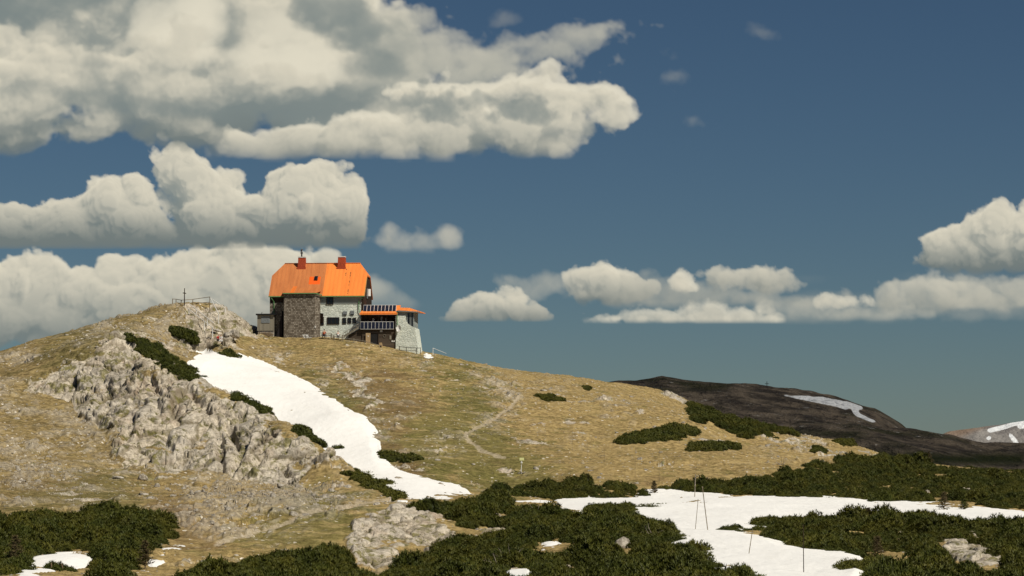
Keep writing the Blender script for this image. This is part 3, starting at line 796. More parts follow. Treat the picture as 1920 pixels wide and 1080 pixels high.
PB = [
 ('dark dwarf pine strip along the rocky crest left of the snow tongue', [(236,640),(262,637),(300,655),(345,682),(372,700),(388,712),(370,716),(330,698),(280,672),(245,652)], (298,374), None, None),
 ('round dwarf pine on the stony slope under the lookout railing', [(318,612),(338,612),(364,630),(366,642),(344,640),(322,626)], (340,392), 'A', None),
 ('small round dwarf pine just above the head of the snow tongue', [(412,660),(430,656),(446,668),(442,676),(418,672)], (360,398), 'A', None),
 ('narrow dwarf pine strip on the snow tongue edge below the crest strip', [(430,738),(455,745),(485,764),(510,784),(500,788),(470,770),(440,752)], (280,345), None, None),
 ('dwarf pine on the snow edge above the pale rock slab', [(550,801),(590,806),(625,822),(644,842),(634,852),(600,834),(560,814)], (262,303), None, None),
 ('long dwarf pine along the lower left edge of the snow tongue', [(640,882),(668,886),(700,898),(735,916),(757,934),(735,936),(705,922),(670,902)], (236,280), None, None),
 ('oval dwarf pine at the right edge of the snow tongue', [(708,854),(740,852),(788,854),(790,862),(760,867),(712,867)], (270,320), 'A', None),
 ('small flat dwarf pine beside the zigzag path on the grass slope', [(1003,745),(1030,742),(1058,747),(1050,753),(1015,751)], (335,385), 'A', None),
 ('tiny dwarf pine on the upper grass slope near the skyline', [(1091,727),(1104,726),(1107,731),(1096,732)], (355,400), 'A', None),
 ('broad dwarf pine cushion in the middle of the straw grass slope', [(1158,822),(1200,812),(1260,802),(1300,802),(1305,810),(1260,824),(1200,830),(1160,830)], (285,365), 'A', None),
 ('flat dwarf pine below and right of the broad cushion on the straw slope', [(1288,836),(1320,832),(1370,834),(1385,842),(1350,847),(1295,842)], (285,355), 'A', None),
 ('tiny dwarf pine on the stony slope above the lower left thicket', [(290,921),(310,918),(326,920),(315,925),(294,925)], (215,290), 'B', None),
 ('tiny dwarf pine beside the trodden path above the bottom thicket', [(513,1003),(525,999),(540,1002),(534,1006),(516,1006)], (165,230), None, None),
 ('low dwarf pine lying in the snow field next to the thicket tip', [(1186,951),(1215,949),(1252,955),(1246,960),(1205,957)], (205,262), 'A', None),
 ('bushy dwarf pine standing in the snow at the thicket corner', [(1104,955),(1140,950),(1180,957),(1192,975),(1150,978),(1110,970)], (195,262), 'A', None),
 ('small dark dwarf pine on the pale stony rim right of the straw slope', [(1512,846),(1535,844),(1550,848),(1530,851)], (300,380), 'A', None),
 ('flat dwarf pine on the skyline behind the pale stony rim', [(1556,831),(1585,829),(1612,836),(1590,838)], (350,410), 'A', None),
 ('sprig of dwarf pine sticking out of the snow left of the lower right thicket', [(1385,982),(1393,980),(1396,984),(1388,986)], (180,230), 'A', None),
 ('dwarf pine tuft in the snow in front of the lower right thicket', [(1570,1042),(1590,1040),(1600,1046),(1580,1049)], (140,185), 'A', None),
 ('loose dwarf pine tufts near the bottom edge of the snow field', [(1560,1072),(1610,1062),(1625,1072),(1590,1084)], (130,170), 'A', None),
 ('young dwarf pine in the snow patch at the lower left corner', [(86,1072),(98,1066),(106,1072),(96,1078)], (125,170), None, None),
 ('second young dwarf pine in the corner snow patch, nearer the thicket', [(114,1072),(124,1068),(134,1073),(124,1078)], (125,170), None, None),
]
for lab, poly, yr, layer, g in PB:
    small = max(q[0] for q in poly) - min(q[0] for q in poly) < 60
    big_ = 'lookout railing' in lab or 'head of the snow' in lab
    pine_bush(lab, poly, yr, .55 if small else .7, (.75, 1.0) if big_ else (.45, .75) if small else (.55, .85), layer, fine=yr[0] < 210)

# thickets nobody could count: instanced clumps on survey points
def scatter(name, pts, protos, label, cat='thicket', mat=None):
    """pts: x y z scale rotz k squash"""
    pts = np.asarray(pts, np.float32)
    me = bpy.data.meshes.new(name)
    me.vertices.add(len(pts)); me.vertices.foreach_set('co', pts[:, :3].ravel())
    for an, v in (('size', pts[:, 3]), ('turn', pts[:, 4]), ('squash', pts[:, 6])):
        me.attributes.new(an, 'FLOAT', 'POINT').data.foreach_set('value', np.ascontiguousarray(v))
    me.attributes.new('pick', 'INT', 'POINT').data.foreach_set('value', pts[:, 5].astype(np.int32))
    o = bpy.data.objects.new(name, me); COL.objects.link(o)
    ng = bpy.data.node_groups.new(name, 'GeometryNodeTree')
    ng.interface.new_socket('Geometry', in_out='INPUT', socket_type='NodeSocketGeometry')
    ng.interface.new_socket('Geometry', in_out='OUTPUT', socket_type='NodeSocketGeometry')
    N, Lk = ng.nodes, ng.links
    gi, go = N.new('NodeGroupInput'), N.new('NodeGroupOutput')
    def na(nm, ty='FLOAT'):
        q = N.new('GeometryNodeInputNamedAttribute'); q.data_type = ty; q.inputs['Name'].default_value = nm
        return next(s for s in q.outputs if s.enabled and s.name == 'Attribute')
    j = N.new('GeometryNodeJoinGeometry')
    rot = N.new('ShaderNodeCombineXYZ'); Lk.new(na('turn'), rot.inputs[2])
    sz = na('size'); sq = N.new('ShaderNodeMath'); sq.operation = 'MULTIPLY'; Lk.new(sz, sq.inputs[0]); Lk.new(na('squash'), sq.inputs[1])
    sc = N.new('ShaderNodeCombineXYZ'); Lk.new(sz, sc.inputs[0]); Lk.new(sz, sc.inputs[1]); Lk.new(sq.outputs[0], sc.inputs[2])
    for k, pr in enumerate(protos):
        ob = N.new('GeometryNodeObjectInfo'); ob.inputs['Object'].default_value = pr; ob.inputs['As Instance'].default_value = True
        cp = N.new('FunctionNodeCompare'); cp.data_type = 'INT'; cp.operation = 'EQUAL'
        ins = [s for s in cp.inputs if s.enabled]
        Lk.new(na('pick', 'INT'), ins[0]); ins[1].default_value = k
        io = N.new('GeometryNodeInstanceOnPoints')
        Lk.new(gi.outputs[0], io.inputs['Points']); Lk.new(cp.outputs[0], io.inputs['Selection'])
        Lk.new(ob.outputs['Geometry'], io.inputs['Instance']); Lk.new(rot.outputs[0], io.inputs['Rotation']); Lk.new(sc.outputs[0], io.inputs['Scale'])
        Lk.new(io.outputs[0], j.inputs[0])
    Lk.new(j.outputs[0], go.inputs[0])
    md = o.modifiers.new('scatter', 'NODES'); md.node_group = ng
    tag(o, label, cat, kind='stuff')
    return o

# four single pines growing at the thicket rims also serve as the pattern the thickets are made of
def unit_pine(label, px, py_base, Y, k, tall=False):
    # single shrub whose mesh is one clump of radius 1
    V, T, A = (CL_TALL if tall else CL_FINE)[k]
    x = (px - 960) / F * Y; z = float(ground_z(np.array([x]), np.array([float(Y)]))[0])
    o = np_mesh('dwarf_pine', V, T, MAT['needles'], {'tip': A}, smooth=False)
    o.location = (x, Y, z - .1); o.scale = (.8, .8, .8)
    tag(o, label, 'pine shrub')
    return o
UP = [unit_pine('single dwarf pine at the top end of the central thicket', 925, 905, 262, 0),
      unit_pine('single dwarf pine at the right tip of the central thicket', 1208, 922, 268, 1),
      unit_pine('single dwarf pine at the left tip of the upper right thicket', 1246, 915, 274, 2),
      unit_pine('single dwarf pine at the left tip of the lower right thicket', 1362, 1000, 184, 3)]
TP = [unit_pine('taller single pine inside the bottom centre thicket', 1118, 1020, 170, 0, True),
      unit_pine('taller single pine in the right hand thicket', 1560, 905, 280, 1, True)]
PROT = UP + TP

MATS = [
 ('dark dwarf pine thicket filling the lower left corner', [(-200,985),(0,978),(60,975),(150,962),(240,958),(300,972),(322,992),(312,1012),(276,1034),(236,1060),(225,1082),(200,1095),(186,1062),(190,1036),(120,1034),(60,1046),(20,1085),(-200,1100)], (118,262), .80, None),
 ('dwarf pine thicket along the bottom edge below the path', [(250,1135),(330,1104),(400,1074),(520,1046),(600,1038),(632,1040),(640,1050),(652,1060),(690,1072),(730,1062),(830,1030),(900,1022),(960,1000),(1010,992),(1060,992),(1150,995),(1262,1008),(1312,1042),(1352,1072),(1420,1092),(1420,1120),(700,1160),(220,1120)], (112,215), .78, None),
 ('dwarf pine thicket between the gully and the snow field', [(782,954),(850,952),(900,948),(945,946),(960,960),(1050,966),(1110,972),(1200,978),(1262,1000),(1262,1012),(1060,996),(940,988),(905,982),(860,985),(830,976),(785,972),(778,952)], (178,262), .80, 'A'),
 ('long dwarf pine band in front of the straw slope', [(908,922),(960,914),(1080,908),(1170,912),(1214,926),(1196,936),(1090,938),(1040,940),(960,938),(915,932)], (225,300), .85, 'A'),
 ('wide dwarf pine thicket on the upper right behind the snow field', [(1242,921),(1270,911),(1400,898),(1470,890),(1490,880),(1530,868),(1600,859),(1660,863),(1720,873),(1760,884),(1920,890),(2250,896),(2250,985),(1920,958),(1840,950),(1760,943),(1640,939),(1560,934),(1470,934),(1240,921)], (225,400), .95, 'A'),
 ('dwarf pine thicket at the lower right in front of the snow', [(1362,1003),(1385,992),(1430,985),(1500,984),(1640,981),(1720,979),(1760,979),(1860,987),(1920,994),(2250,1000),(2250,1140),(1640,1120),(1622,1050),(1540,1034),(1480,1026),(1440,1008)], (125,232), .80, 'A'),
 ('dwarf pine patch spilling over the right shoulder of the ridge', [(1290,756),(1310,748),(1340,754),(1372,778),(1420,798),(1500,812),(1510,818),(1440,822),(1390,820),(1325,806),(1300,786)], (330,420), .85, 'A'),
]
HOLES = [[(655,1000),(700,965),(745,953),(800,960),(850,970),(865,990),(845,1030),(790,1056),(740,1076),(690,1088),(640,1076),(640,1040)],
 [(905,995),(930,980),(968,982),(950,1002)],[(1745,1020),(1800,1010),(1835,1022),(1900,1056),(1900,1085),(1850,1088),(1765,1072)],
 [(996,1022),(1030,1012),(1070,1022),(1070,1050),(1000,1050)],[(940,1076),(985,1070),(1000,1085),(940,1095)],[(1150,1016),(1190,1016),(1195,1044),(1150,1044)],[(1215,1035),(1240,1034),(1240,1075),(1215,1070)],
 [(955,938),(1000,933),(1042,938),(1042,955),(960,955)],[(1370,846),(1500,852),(1620,842),(1640,850),(1600,852),(1500,862),(1400,870)],
 [(1450,876),(1480,874),(1490,880),(1460,882)],[(1640,890),(1680,892),(1700,898),(1640,896)],[(1745,892),(1775,892),(1790,906),(1750,900)],[(1840,912),(1875,915),(1872,922),(1842,918)],[(1622,912),(1636,914),(1632,922),(1620,920)]]
HM = raster(HOLES, 3)
for lab, poly, yr, sp, layer in MATS:
    M = raster([poly], 3) * (1 - HM)
    # ragged rims
    pts = sample_poly(poly, sp, yr, layer, .55, M)
    z0, _ = base_z(pts[:, 0], pts[:, 1])
    keep = fbm(pts[:, 0] / 4.5, pts[:, 1] / 9, None, 3, 201) > -.52
    pts = pts[keep]
    z = ground_z(pts[:, 0], pts[:, 1])
    n = len(pts)
    w1_, w2_, w3_ = worley(pts[:, 0] / 3.4, pts[:, 1] / 3.4, 7)
    hgt = np.clip(1.28 - .85 * w1_ + .3 * w3_ + .3 * fbm(pts[:, 0] / 9, pts[:, 1] / 9, None, 2, 211), .45, 1.7)
    pick = np.where(rng.uniform(0, 1, n) < .10, rng.integers(4, 6, n), rng.integers(0, 4, n))
    A = np.stack([pts[:, 0], pts[:, 1], z - .15, rng.uniform(.58, .90, n) * hgt, rng.uniform(0, 6.3, n), pick, rng.uniform(.9, 1.5, n)], -1)
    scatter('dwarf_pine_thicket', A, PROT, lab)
    print(lab, n)

# ------------------------------------------------------------------ stones
def stone_arrays(seed, flat=.6):
    g = np.random.default_rng(seed)
    N1, N2 = 9, 14
    V = []
    for a in range(N1):
        for b in range(N2):
            th = math.pi * a / (N1 - 1); ph = 2 * math.pi * b / N2
            d = np.array([math.sin(th) * math.cos(ph), math.sin(th) * math.sin(ph), math.cos(th)])
            V.append(d)
    V = np.array(V)
    # chip the ball by random planes
    r = np.full(len(V), 1.0)
    for k in range(22):
        nrm = g.normal(0, 1, 3); nrm /= np.linalg.norm(nrm); dd = g.uniform(.52, .82)
        c = V @ nrm
        r = np.where(c > .05, np.minimum(r, dd / np.maximum(c, .05)), r)
    V = V * r[:, None] * np.array([1, g.uniform(.65, .9), flat])
    T = []
    for a in range(N1 - 1):
        for b in range(N2):
            p0, p1 = a * N2 + b, a * N2 + (b + 1) % N2
            T += [(p0, p0 + N2, p1 + N2), (p0, p1 + N2, p1)]
    return V.astype(np.float32), np.array(T)
ST = [stone_arrays(k, .45 + .12 * k) for k in range(4)]
BOULD = [
 ('pale boulder lying on the grass near the right snow tongue edge', 782, 870, 292, .55, 0),
 ('block of rock on the slope beside the straight path', 758, 984, 212, .5, 1),
 ('small white boulder above the lower left thicket', 560, 905, 262, .6, 2),
 ('pale boulder in the middle of the bottom thicket', 1165, 1022, 168, .9, 3),
 ('flat pale block at the foot of the big rock face, left one of two', 222, 903, 262, .8, 0),
 ('flat pale block at the foot of the big rock face, right one of two', 268, 899, 264, .9, 1),
]
BO = []
for lab, px, py, Y, s, k in BOULD:
    V, T = ST[k]
    x = (px - 960) / F * Y; z = float(ground_z(np.array([x]), np.array([float(Y)]))[0])
    o = np_mesh('boulder', V, T, MAT['limestone'], smooth=False)
    o.location = (x, Y, z + s * .12); o.scale = (s, s, s); o.rotation_euler = (0, 0, k * 1.3)
    tag(o, lab, 'boulder'); BO.append(o)
# loose stones, too many to count
n = 110000
px = rng.uniform(-300, 2200, n); Y = np.exp(rng.uniform(math.log(125), math.log(430), n))
X = (px - 960) / F * Y
z0, own = base_z(X, Y); c = cover(X, Y, z0, own)
nb = fbm(X / 7, Y / 10, None, 3, 231)
prob = .03 + .55 * np.clip(c['scree'] - .2, 0, 1) + .12 * np.clip(nb - .15, 0, 1) + .25 * c['rock'] * (1 - c['rock']) * 4 * .5 + .10 * c['dirt']
prob *= 1 - np.clip((c['py'] - 930) / 60, 0, .8)
keep = (rng.uniform(0, 1, n) < prob) & (Y < 425)
X, Y = X[keep], Y[keep]
z = ground_z(X, Y); n = len(X)
s = np.clip(.08 * rng.pareto(2.0, n) + .08, 0, .6)
scatter('loose_stones', np.stack([X, Y, z - s * .1, s, rng.uniform(0, 6.3, n), rng.integers(0, 4, n), rng.uniform(.6, 1.2, n)], -1), BO[:4],
        'pale limestone stones strewn over the grass and scree', 'stones')
print('plants', n, time.time() - T0)
# ------------------------------------------------------------------ building materials
t = NT('shingles', .85, .15)
o = t.tc.outputs['Object']
sx = t.n.new('ShaderNodeSeparateXYZ'); t.l.new(o, sx.inputs[0])
cm = t.n.new('ShaderNodeCombineXYZ'); t.l.new(t.math('ADD', sx.outputs[0], t.math('MULTIPLY', sx.outputs[1], .9)), cm.inputs[0]); t.l.new(sx.outputs[2], cm.inputs[1])
br = t.n.new('ShaderNodeTexBrick'); t.l.new(cm.outputs[0], br.inputs['Vector'])
br.inputs['Scale'].default_value = 1; br.inputs['Brick Width'].default_value = .26; br.inputs['Row Height'].default_value = .24
br.inputs['Mortar Size'].default_value = .022; br.inputs['Mortar Smooth'].default_value = .3; br.inputs['Bias'].default_value = -.1
br.inputs['Color1'].default_value = (.15, .122, .092, 1); br.inputs['Color2'].default_value = (.44, .39, .32, 1); br.inputs['Mortar'].default_value = (.018, .014, .011, 1)
n = t.noise(o, .8, 4)
t.col(t.mix(t.ramp(n, .35, .7), br.outputs['Color'], t.mix(.45, br.outputs['Color'], (.10, .08, .06))))
t.bump(br.outputs['Fac'], -.6, .04)
MAT['shingles'] = t.m

t = NT('metal_roof', .55, .35)
o = t.tc.outputs['Object']
sx = t.n.new('ShaderNodeSeparateXYZ'); t.l.new(o, sx.inputs[0])
xx = t.math('ADD', sx.outputs[0], t.math('MULTIPLY', t.math('SUBTRACT', t.noise(o, .7, 2), .5), .05))
new = t.math('GREATER_THAN', xx, -5.75)
st = t.noise(t.mapv(o, (1.6, .25, .25)), 1.0, 4)
sm = t.math('PINGPONG', sx.outputs[0], .31)
old = t.mix(t.ramp(st, .3, .7), (.50, .165, .05), (.62, .215, .065))
fresh = t.mix(t.ramp(st, .3, .7), (.90, .25, .045), (.97, .29, .055))
c = t.mix(new, old, fresh)
# repaired field round the roof hatch, scratches of the old ladder
def rect(x0, x1, z0, z1):
    a = t.math('MULTIPLY', t.math('GREATER_THAN', sx.outputs[0], x0), t.math('LESS_THAN', sx.outputs[0], x1))
    b = t.math('MULTIPLY', t.math('GREATER_THAN', sx.outputs[2], z0), t.math('LESS_THAN', sx.outputs[2], z1))
    return t.math('MULTIPLY', a, b)
c = t.mix(rect(-8.1, -6.4, 7.45, 8.65), c, (.93, .13, .008))
c = t.mix(rect(-10.35, -9.75, 5.7, 7.15), c, (.78, .19, .03))
sk = t.math('MULTIPLY', rect(-2.05, -1.93, 5.9, 9.8), t.ramp(t.noise(t.mapv(o, (1, 1, 2.2)), 1.2, 3), .40, .5))
sk2 = t.math('MULTIPLY', rect(-2.75, -2.62, 8.6, 9.9), t.ramp(t.noise(t.mapv(o, (1, 1, 2.2)), 1.7, 3), .45, .5))
c = t.mix(t.math('MAXIMUM', sk, sk2), c, (.24, .07, .02))
c = t.mix(t.math('MULTIPLY', t.math('LESS_THAN', sm, .022), .22), c, (.30, .07, .012))
t.col(c); t.bump(t.math('LESS_THAN', sm, .03), .5, .03)
MAT['metal_roof'] = t.m

t = NT('rubble_wall', .9, .15)
o = t.tc.outputs['Object']
v = t.voro(t.mapv(o, (1, 1, 1.5)), 2.1, 'DISTANCE_TO_EDGE'); vc = t.voro(t.mapv(o, (1, 1, 1.5)), 2.1, out='Color')
s_ = t.n.new('ShaderNodeSeparateColor'); t.l.new(vc, s_.inputs[0])
c = t.mix(s_.outputs[0], (.60, .65, .58), (.80, .84, .75))
c = t.mix(t.ramp(t.noise(o, 6, 5, .7), .5, .75), c, (.50, .52, .46))
c = t.mix(t.math('MULTIPLY', t.ramp(t.math('SUBTRACT', .03, v), 0, .03), .32), c, (.40, .41, .36))
t.col(c); t.bump(t.math('ADD', t.ramp(v, 0, .12), t.noise(o, 7, 4)), .6, .05)
MAT['rubble_wall'] = t.m
def planks(name, c1, c2, w=.16, axis=0, dark=(.02, .016, .012)):
    t = NT(name, .85, .15)
    o = t.tc.outputs['Object']
    s = t.n.new('ShaderNodeSeparateXYZ'); t.l.new(o, s.inputs[0])
    a = s.outputs[axis] if axis == 2 else t.math('ADD', s.outputs[0], s.outputs[1])
    cell = t.math('FLOOR', t.math('DIVIDE', a, w))
    wn_ = t.n.new('ShaderNodeTexWhiteNoise'); wn_.noise_dimensions = '1D'; t.l.new(cell, wn_.inputs['W'])
    sc = (1, 1, 9) if axis == 2 else (9, 9, 1)
    g = t.noise(t.mapv(o, sc), 1.5, 5)
    c = t.mix(t.math('MULTIPLY', t.math('ADD', wn_.outputs['Value'], g), .5), c1, c2)
    e = t.math('LESS_THAN', t.math('PINGPONG', a, w / 2), .011)
    t.col(t.mix(e, c, dark)); t.bump(e, -.5, .02)
    MAT[name] = t.m
planks('dark_boards', (.022, .014, .010), (.065, .042, .030), .2)
planks('brown_boards', (.05, .038, .027), (.15, .115, .085), .22, 2)
planks('grey_boards', (.24, .27, .26), (.36, .40, .38), .24, 2, (.09, .1, .095))
planks('weathered_boards', (.20, .18, .14), (.36, .33, .26), .2)
planks('pale_wood', (.46, .32, .17), (.62, .46, .27), .2)
simple('gutter_green', (.13, .30, .12), .5, .4, var=.15)
simple('chimney_red', (.42, .075, .03), .8, .2, var=.12)
simple('white_paint', (.78, .77, .73), .6, .3, var=.05)
simple('mortar_cap', (.62, .60, .56), .9, .1)
simple('dark_metal', (.035, .037, .035), .5, .4)
simple('grey_metal', (.30, .31, .31), .45, .5, metal=.3)
simple('frame_brown', (.035, .022, .014), .7, .2)
simple('hatch_grey', (.20, .22, .23), .7, .2, var=.2)
simple('pole_wood', (.25, .20, .14), .85, .1, var=.25)
simple('skin', (.52, .30, .20), .6, .3, var=.05)
simple('hair', (.04, .025, .015), .7, .3)
simple('shirt_white', (.78, .77, .74), .9, .1, var=.06)
simple('shirt_red', (.45, .05, .04), .9, .1, var=.12)
simple('shirt_orange', (.50, .10, .04), .9, .1, var=.12)
simple('trousers_dark', (.03, .03, .045), .9, .1)
simple('trousers_khaki', (.28, .23, .15), .9, .1)
simple('sign_yellow', (.80, .80, .38), .6, .3, var=.06)
simple('tar_shade_black', (.02, .02, .02), .8, .2)  # tar of the shed roof, and the shade painted in the doorway
simple('firewood', (.30, .22, .14), .9, .1, var=.5, scale=14)
simple('dark_panel', (.028, .024, .026), .9, .1)
simple('far_cross', (.03, .028, .025), .8, .1)
t = NT('glass_dark', .12, .5); t.col((.012, .013, .015)); MAT['glass_dark'] = t.m
t = NT('solar_cells', .25, .6)
o = t.tc.outputs['Object']
s = t.n.new('ShaderNodeSeparateXYZ'); t.l.new(o, s.inputs[0])
ln = t.math('MAXIMUM', t.math('LESS_THAN', t.math('PINGPONG', s.outputs[0], .065), .004), t.math('LESS_THAN', t.math('PINGPONG', s.outputs[2], .065), .004))
t.col(t.mix(t.math('MULTIPLY', ln, .5), (.010, .012, .026), (.12, .13, .18))); MAT['solar_cells'] = t.m
t = NT('awning_grey', .8, .2); t.col((.22, .24, .24)); MAT['awning_grey'] = t.m

# ------------------------------------------------------------------ the mountain hut
TH = R(4.2); DH = 396.0
hx, _, hz = P(470 + 1015 / 4.909, 450 + 862 / 4.909, DH)
hut = empty('mountain_hut', (hx, DH, hz), -TH)
tag(hut, 'mountain hut with bright orange half-hipped roof, shingled bay and whitewashed stone wall on the ridge', 'hut')
cH, sH = math.cos(TH), math.sin(TH)
def L(Xz, Yz, yl):
    """surveyed facade point -> local x, z at local depth yl"""
    px, py = 470 + Xz / 4.909, 450 + Yz / 4.909
    v = (540 - py) / F; u = ((px - 960) / F) / (cT - v * sT); w = (sT + v * cT) / (cT - v * sT)
    x = (u * (DH + yl * cH) - hx - yl * sH) / (cH + u * sH)
    return x, w * (DH - x * sH + yl * cH) - hz
XL = L(182, 600, 0)[0]; XR = 0.0; DEP = 9.0
ZE = (L(165, 515, -.4)[1] + L(1050, 509, -.4)[1]) / 2
ZR = (L(315, 222, 4.5)[1] + L(1010, 208, 4.5)[1]) / 2
ex0, ex1 = L(165, 515, -.4)[0], L(1050, 509, -.4)[0]
rx0, rx1 = L(315, 222, 4.5)[0], L(1010, 208, 4.5)[0]
hf = .62                                    # share of the slope up to where the half hip starts
hy = -.4 + 4.9 * hf; hzz = ZE + (ZR - ZE) * hf
print('hut', XL, ZE, ZR, ex0, ex1, rx0, rx1, L(200, 345, hy), L(1075, 320, hy), hzz)
gz = .25
wall_prof = [(0, -2.2), (DEP, -2.2), (DEP, ZE + .25), (DEP + .4 - 4.9 * hf, hzz - gz), (hy + .0, hzz - gz), (0, ZE + .25)]
MB().prism(wall_prof, 'x', XL, XR).build('wall', 'rubble_wall', hut)
# gable cladding and upper boarding, proud of the stone
gp = [(.0, 1.9), (DEP, 1.9), (DEP, ZE + .25), (DEP + .4 - 4.9 * hf, hzz - gz), (hy, hzz - gz), (0, ZE + .25)]
GX1 = .46
MB().prism([(max(a, .12), b) for a, b in gp], 'x', XR + .003, GX1).build('gable_boarding', 'dark_boards', hut)
MB().prism(gp, 'x', XL - .09, XL - .003).build('gable_boarding', 'dark_boards', hut)
xb, zb = L(635, 590, 0)
MB().box(xb, XR + .09, -.07, -.004, zb + .05, ZE + .2).build('upper_boarding', 'grey_boards', hut)
MB().box(XL - .09, L(310, 600, 0)[0], -.06, -.004, -2.2, L(0, 580, 0)[1]).build('shingle_cladding', 'shingles', hut)
MB().box(XL - .09, L(310, 600, 0)[0], -.075, -.004, L(0, 578, 0)[1], ZE + .2).build('dark_boarding', 'dark_boards', hut)
# roof: two slopes and two half hips, one metal skin
def roofskin(th, dz=0):
    top = [(ex0, -.4, ZE), (ex1, -.4, ZE), (ex1, hy, hzz), (rx1, 4.5, ZR), (rx0, 4.5, ZR), (ex0, hy, hzz),
           (ex1, 9.4, ZE), (ex0, 9.4, ZE), (ex1, 9 - hy, hzz), (ex0, 9 - hy, hzz)]
    fs = [(0, 1, 2, 3, 4, 5), (7, 9, 4, 3, 8, 6), (2, 8, 3), (5, 4, 9)]
    m = MB(); n = len(top)
    vs = [(x, y, z + dz) for x, y, z in top] + [(x, y, z + dz - th) for x, y, z in top]
    rim = [(0, 1), (1, 2), (2, 8), (8, 6), (6, 7), (7, 9), (9, 5), (5, 0)]
    m.add(vs, fs + [tuple(i + n for i in f)[::-1] for f in fs] + [(a, b, b + n, a + n) for a, b in rim])
    return m
roof = roofskin(.16).build('roof', 'metal_roof', hut)
def slope_y(z): return -.4 + 4.9 * (z - ZE) / (ZR - ZE)
# seams as real ribs
rb = MB()
x = ex0 + .3
while x < ex1 - .2:
    f1 = 1.0
    if x < rx0: f1 = hf + (1 - hf) * (x - ex0) / (rx0 - ex0)
    if x > rx1: f1 = hf + (1 - hf) * (ex1 - x) / (ex1 - rx1)
    rb.bar((x, -.4, ZE + .02), (x, -.4 + 4.9 * f1, ZE + (ZR - ZE) * f1 + .02), .012, .02)
    x += .62
rb.build('seam', 'metal_roof', roof)
MB().bar((rx0, 4.5, ZR + .04), (rx1, 4.5, ZR + .04), .22, .07).build('ridge_cap', 'metal_roof', roof)
# chimneys
for k, (Xa, Xb, Yt, Yb, capY) in enumerate([(437, 508, 165, 245, 148), (803, 876, 160, 245, 146)]):
    x0, zt = L(Xa, Yt, 4.2); x1, _ = L(Xb, Yt, 4.2); xc = (x0 + x1) / 2; hw = (x1 - x0) / 2
    _, zc = L(Xa, capY, 4.2)
    m = MB()
    p0 = [(xc - hw, 3.7), (xc + hw, 3.7), (xc + hw, 4.9), (xc - hw, 4.9)]; q = .88
    vs = [(x, y, ZR - 1.3) for x, y in p0] + [(xc + (x - xc) * q, 4.3 + (y - 4.3) * q, zt) for x, y in p0]
    m.add(vs, [(3, 2, 1, 0), (4, 5, 6, 7)] + [(i, (i + 1) % 4, 4 + (i + 1) % 4, 4 + i) for i in range(4)])
    ch = m.build('chimney', 'chimney_red', roof)
    MB().box(xc - hw * .93, xc + hw * .93, 3.72, 4.88, zt + .002, zt + (zc - zt) * .6).build('cap', 'mortar_cap' if k == 0 else 'white_paint', ch)
    MB().box(xc - hw * 1.12, xc + hw * 1.12, 3.6, 3.69, ZR - 1.1, ZR - .55).build('flashing', 'chimney_red', ch)
    if k == 0:
        xp, _ = L(470, 100, 4.3); zz = zt + (zc - zt) * .6
        MB().tube([(xp, 4.3, zz - .05), (xp, 4.3, zz + .55)], .11, 10).build('flue', 'dark_metal', ch)
        MB().tube([(xp, 4.3, zz + .50), (xp, 4.3, zz + .66), (xp - .05, 4.3, zz + .85), (xp - .05, 4.3, zz + 1.0)], [.22, .17, .1, .16], 10).build('cowl', 'dark_metal', ch)
        MB().tube([(xp + .02, 4.3, zz + .98), (xp + .02, 4.3, zz + 1.14)], [.08, .2], 10).build('cowl', 'grey_metal', ch)
    else:
        pass
# skylight lying on the front slope
xs0, zs0 = L(586, 372, 1.9); xs1, zs1 = L(622, 338, 2.5)
y0, y1 = slope_y(zs0), slope_y(zs1)
sk_ = MB().slab([(xs0, y0 - .06, zs0 + .03), (xs1, y0 - .06, zs0 + .03), (xs1, y1 - .06, zs1 + .03), (xs0, y1 - .06, zs1 + .03)], .1).build('skylight', 'dark_metal', roof)
MB().slab([(xs0 + .1, y0 - .16, zs0 + .22), (xs1 - .1, y0 - .16, zs0 + .22), (xs1 - .1, y1 - .21, zs1 + .06), (xs0 + .1, y1 - .21, zs1 + .06)], .02).build('pane', 'glass_dark', sk_)
# eaves gutter and downpipes
bx0 = L(303, 485, -1.8)[0]; bx1 = L(590, 480, -1.8)[0]; bxc = L(642, 512, -.4)[0]
MB().tube([(ex0, -.47, ZE - .14), (bx0, -.47, ZE - .14)], .075).build('gutter', 'gutter_green', hut)
MB().tube([(bxc, -.47, ZE - .14), (ex1, -.47, ZE - .14)], .075).build('gutter', 'gutter_green', hut)
def pipe(pts, yl): 
    q = []
    for (a, b), y in zip(pts, yl):
        x, z = L(a, b, y); q.append((x, y, z))
    MB().tube(q, .055).build('downpipe', 'gutter_green', hut)
pipe([(190, 522), (193, 540), (214, 566), (215, 860)], [-.45, -.4, -.16, -.16])
pipe([(1030, 514), (1026, 535), (996, 562), (996, 640), (1004, 675)], [-.45, -.4, -.16, -.16, -.16])
MB().bar((ex1 - .03, -.42, ZE - .10), (ex1 - .03, hy, hzz - .12), .05, .16).build('bargeboard', 'gutter_green', hut)

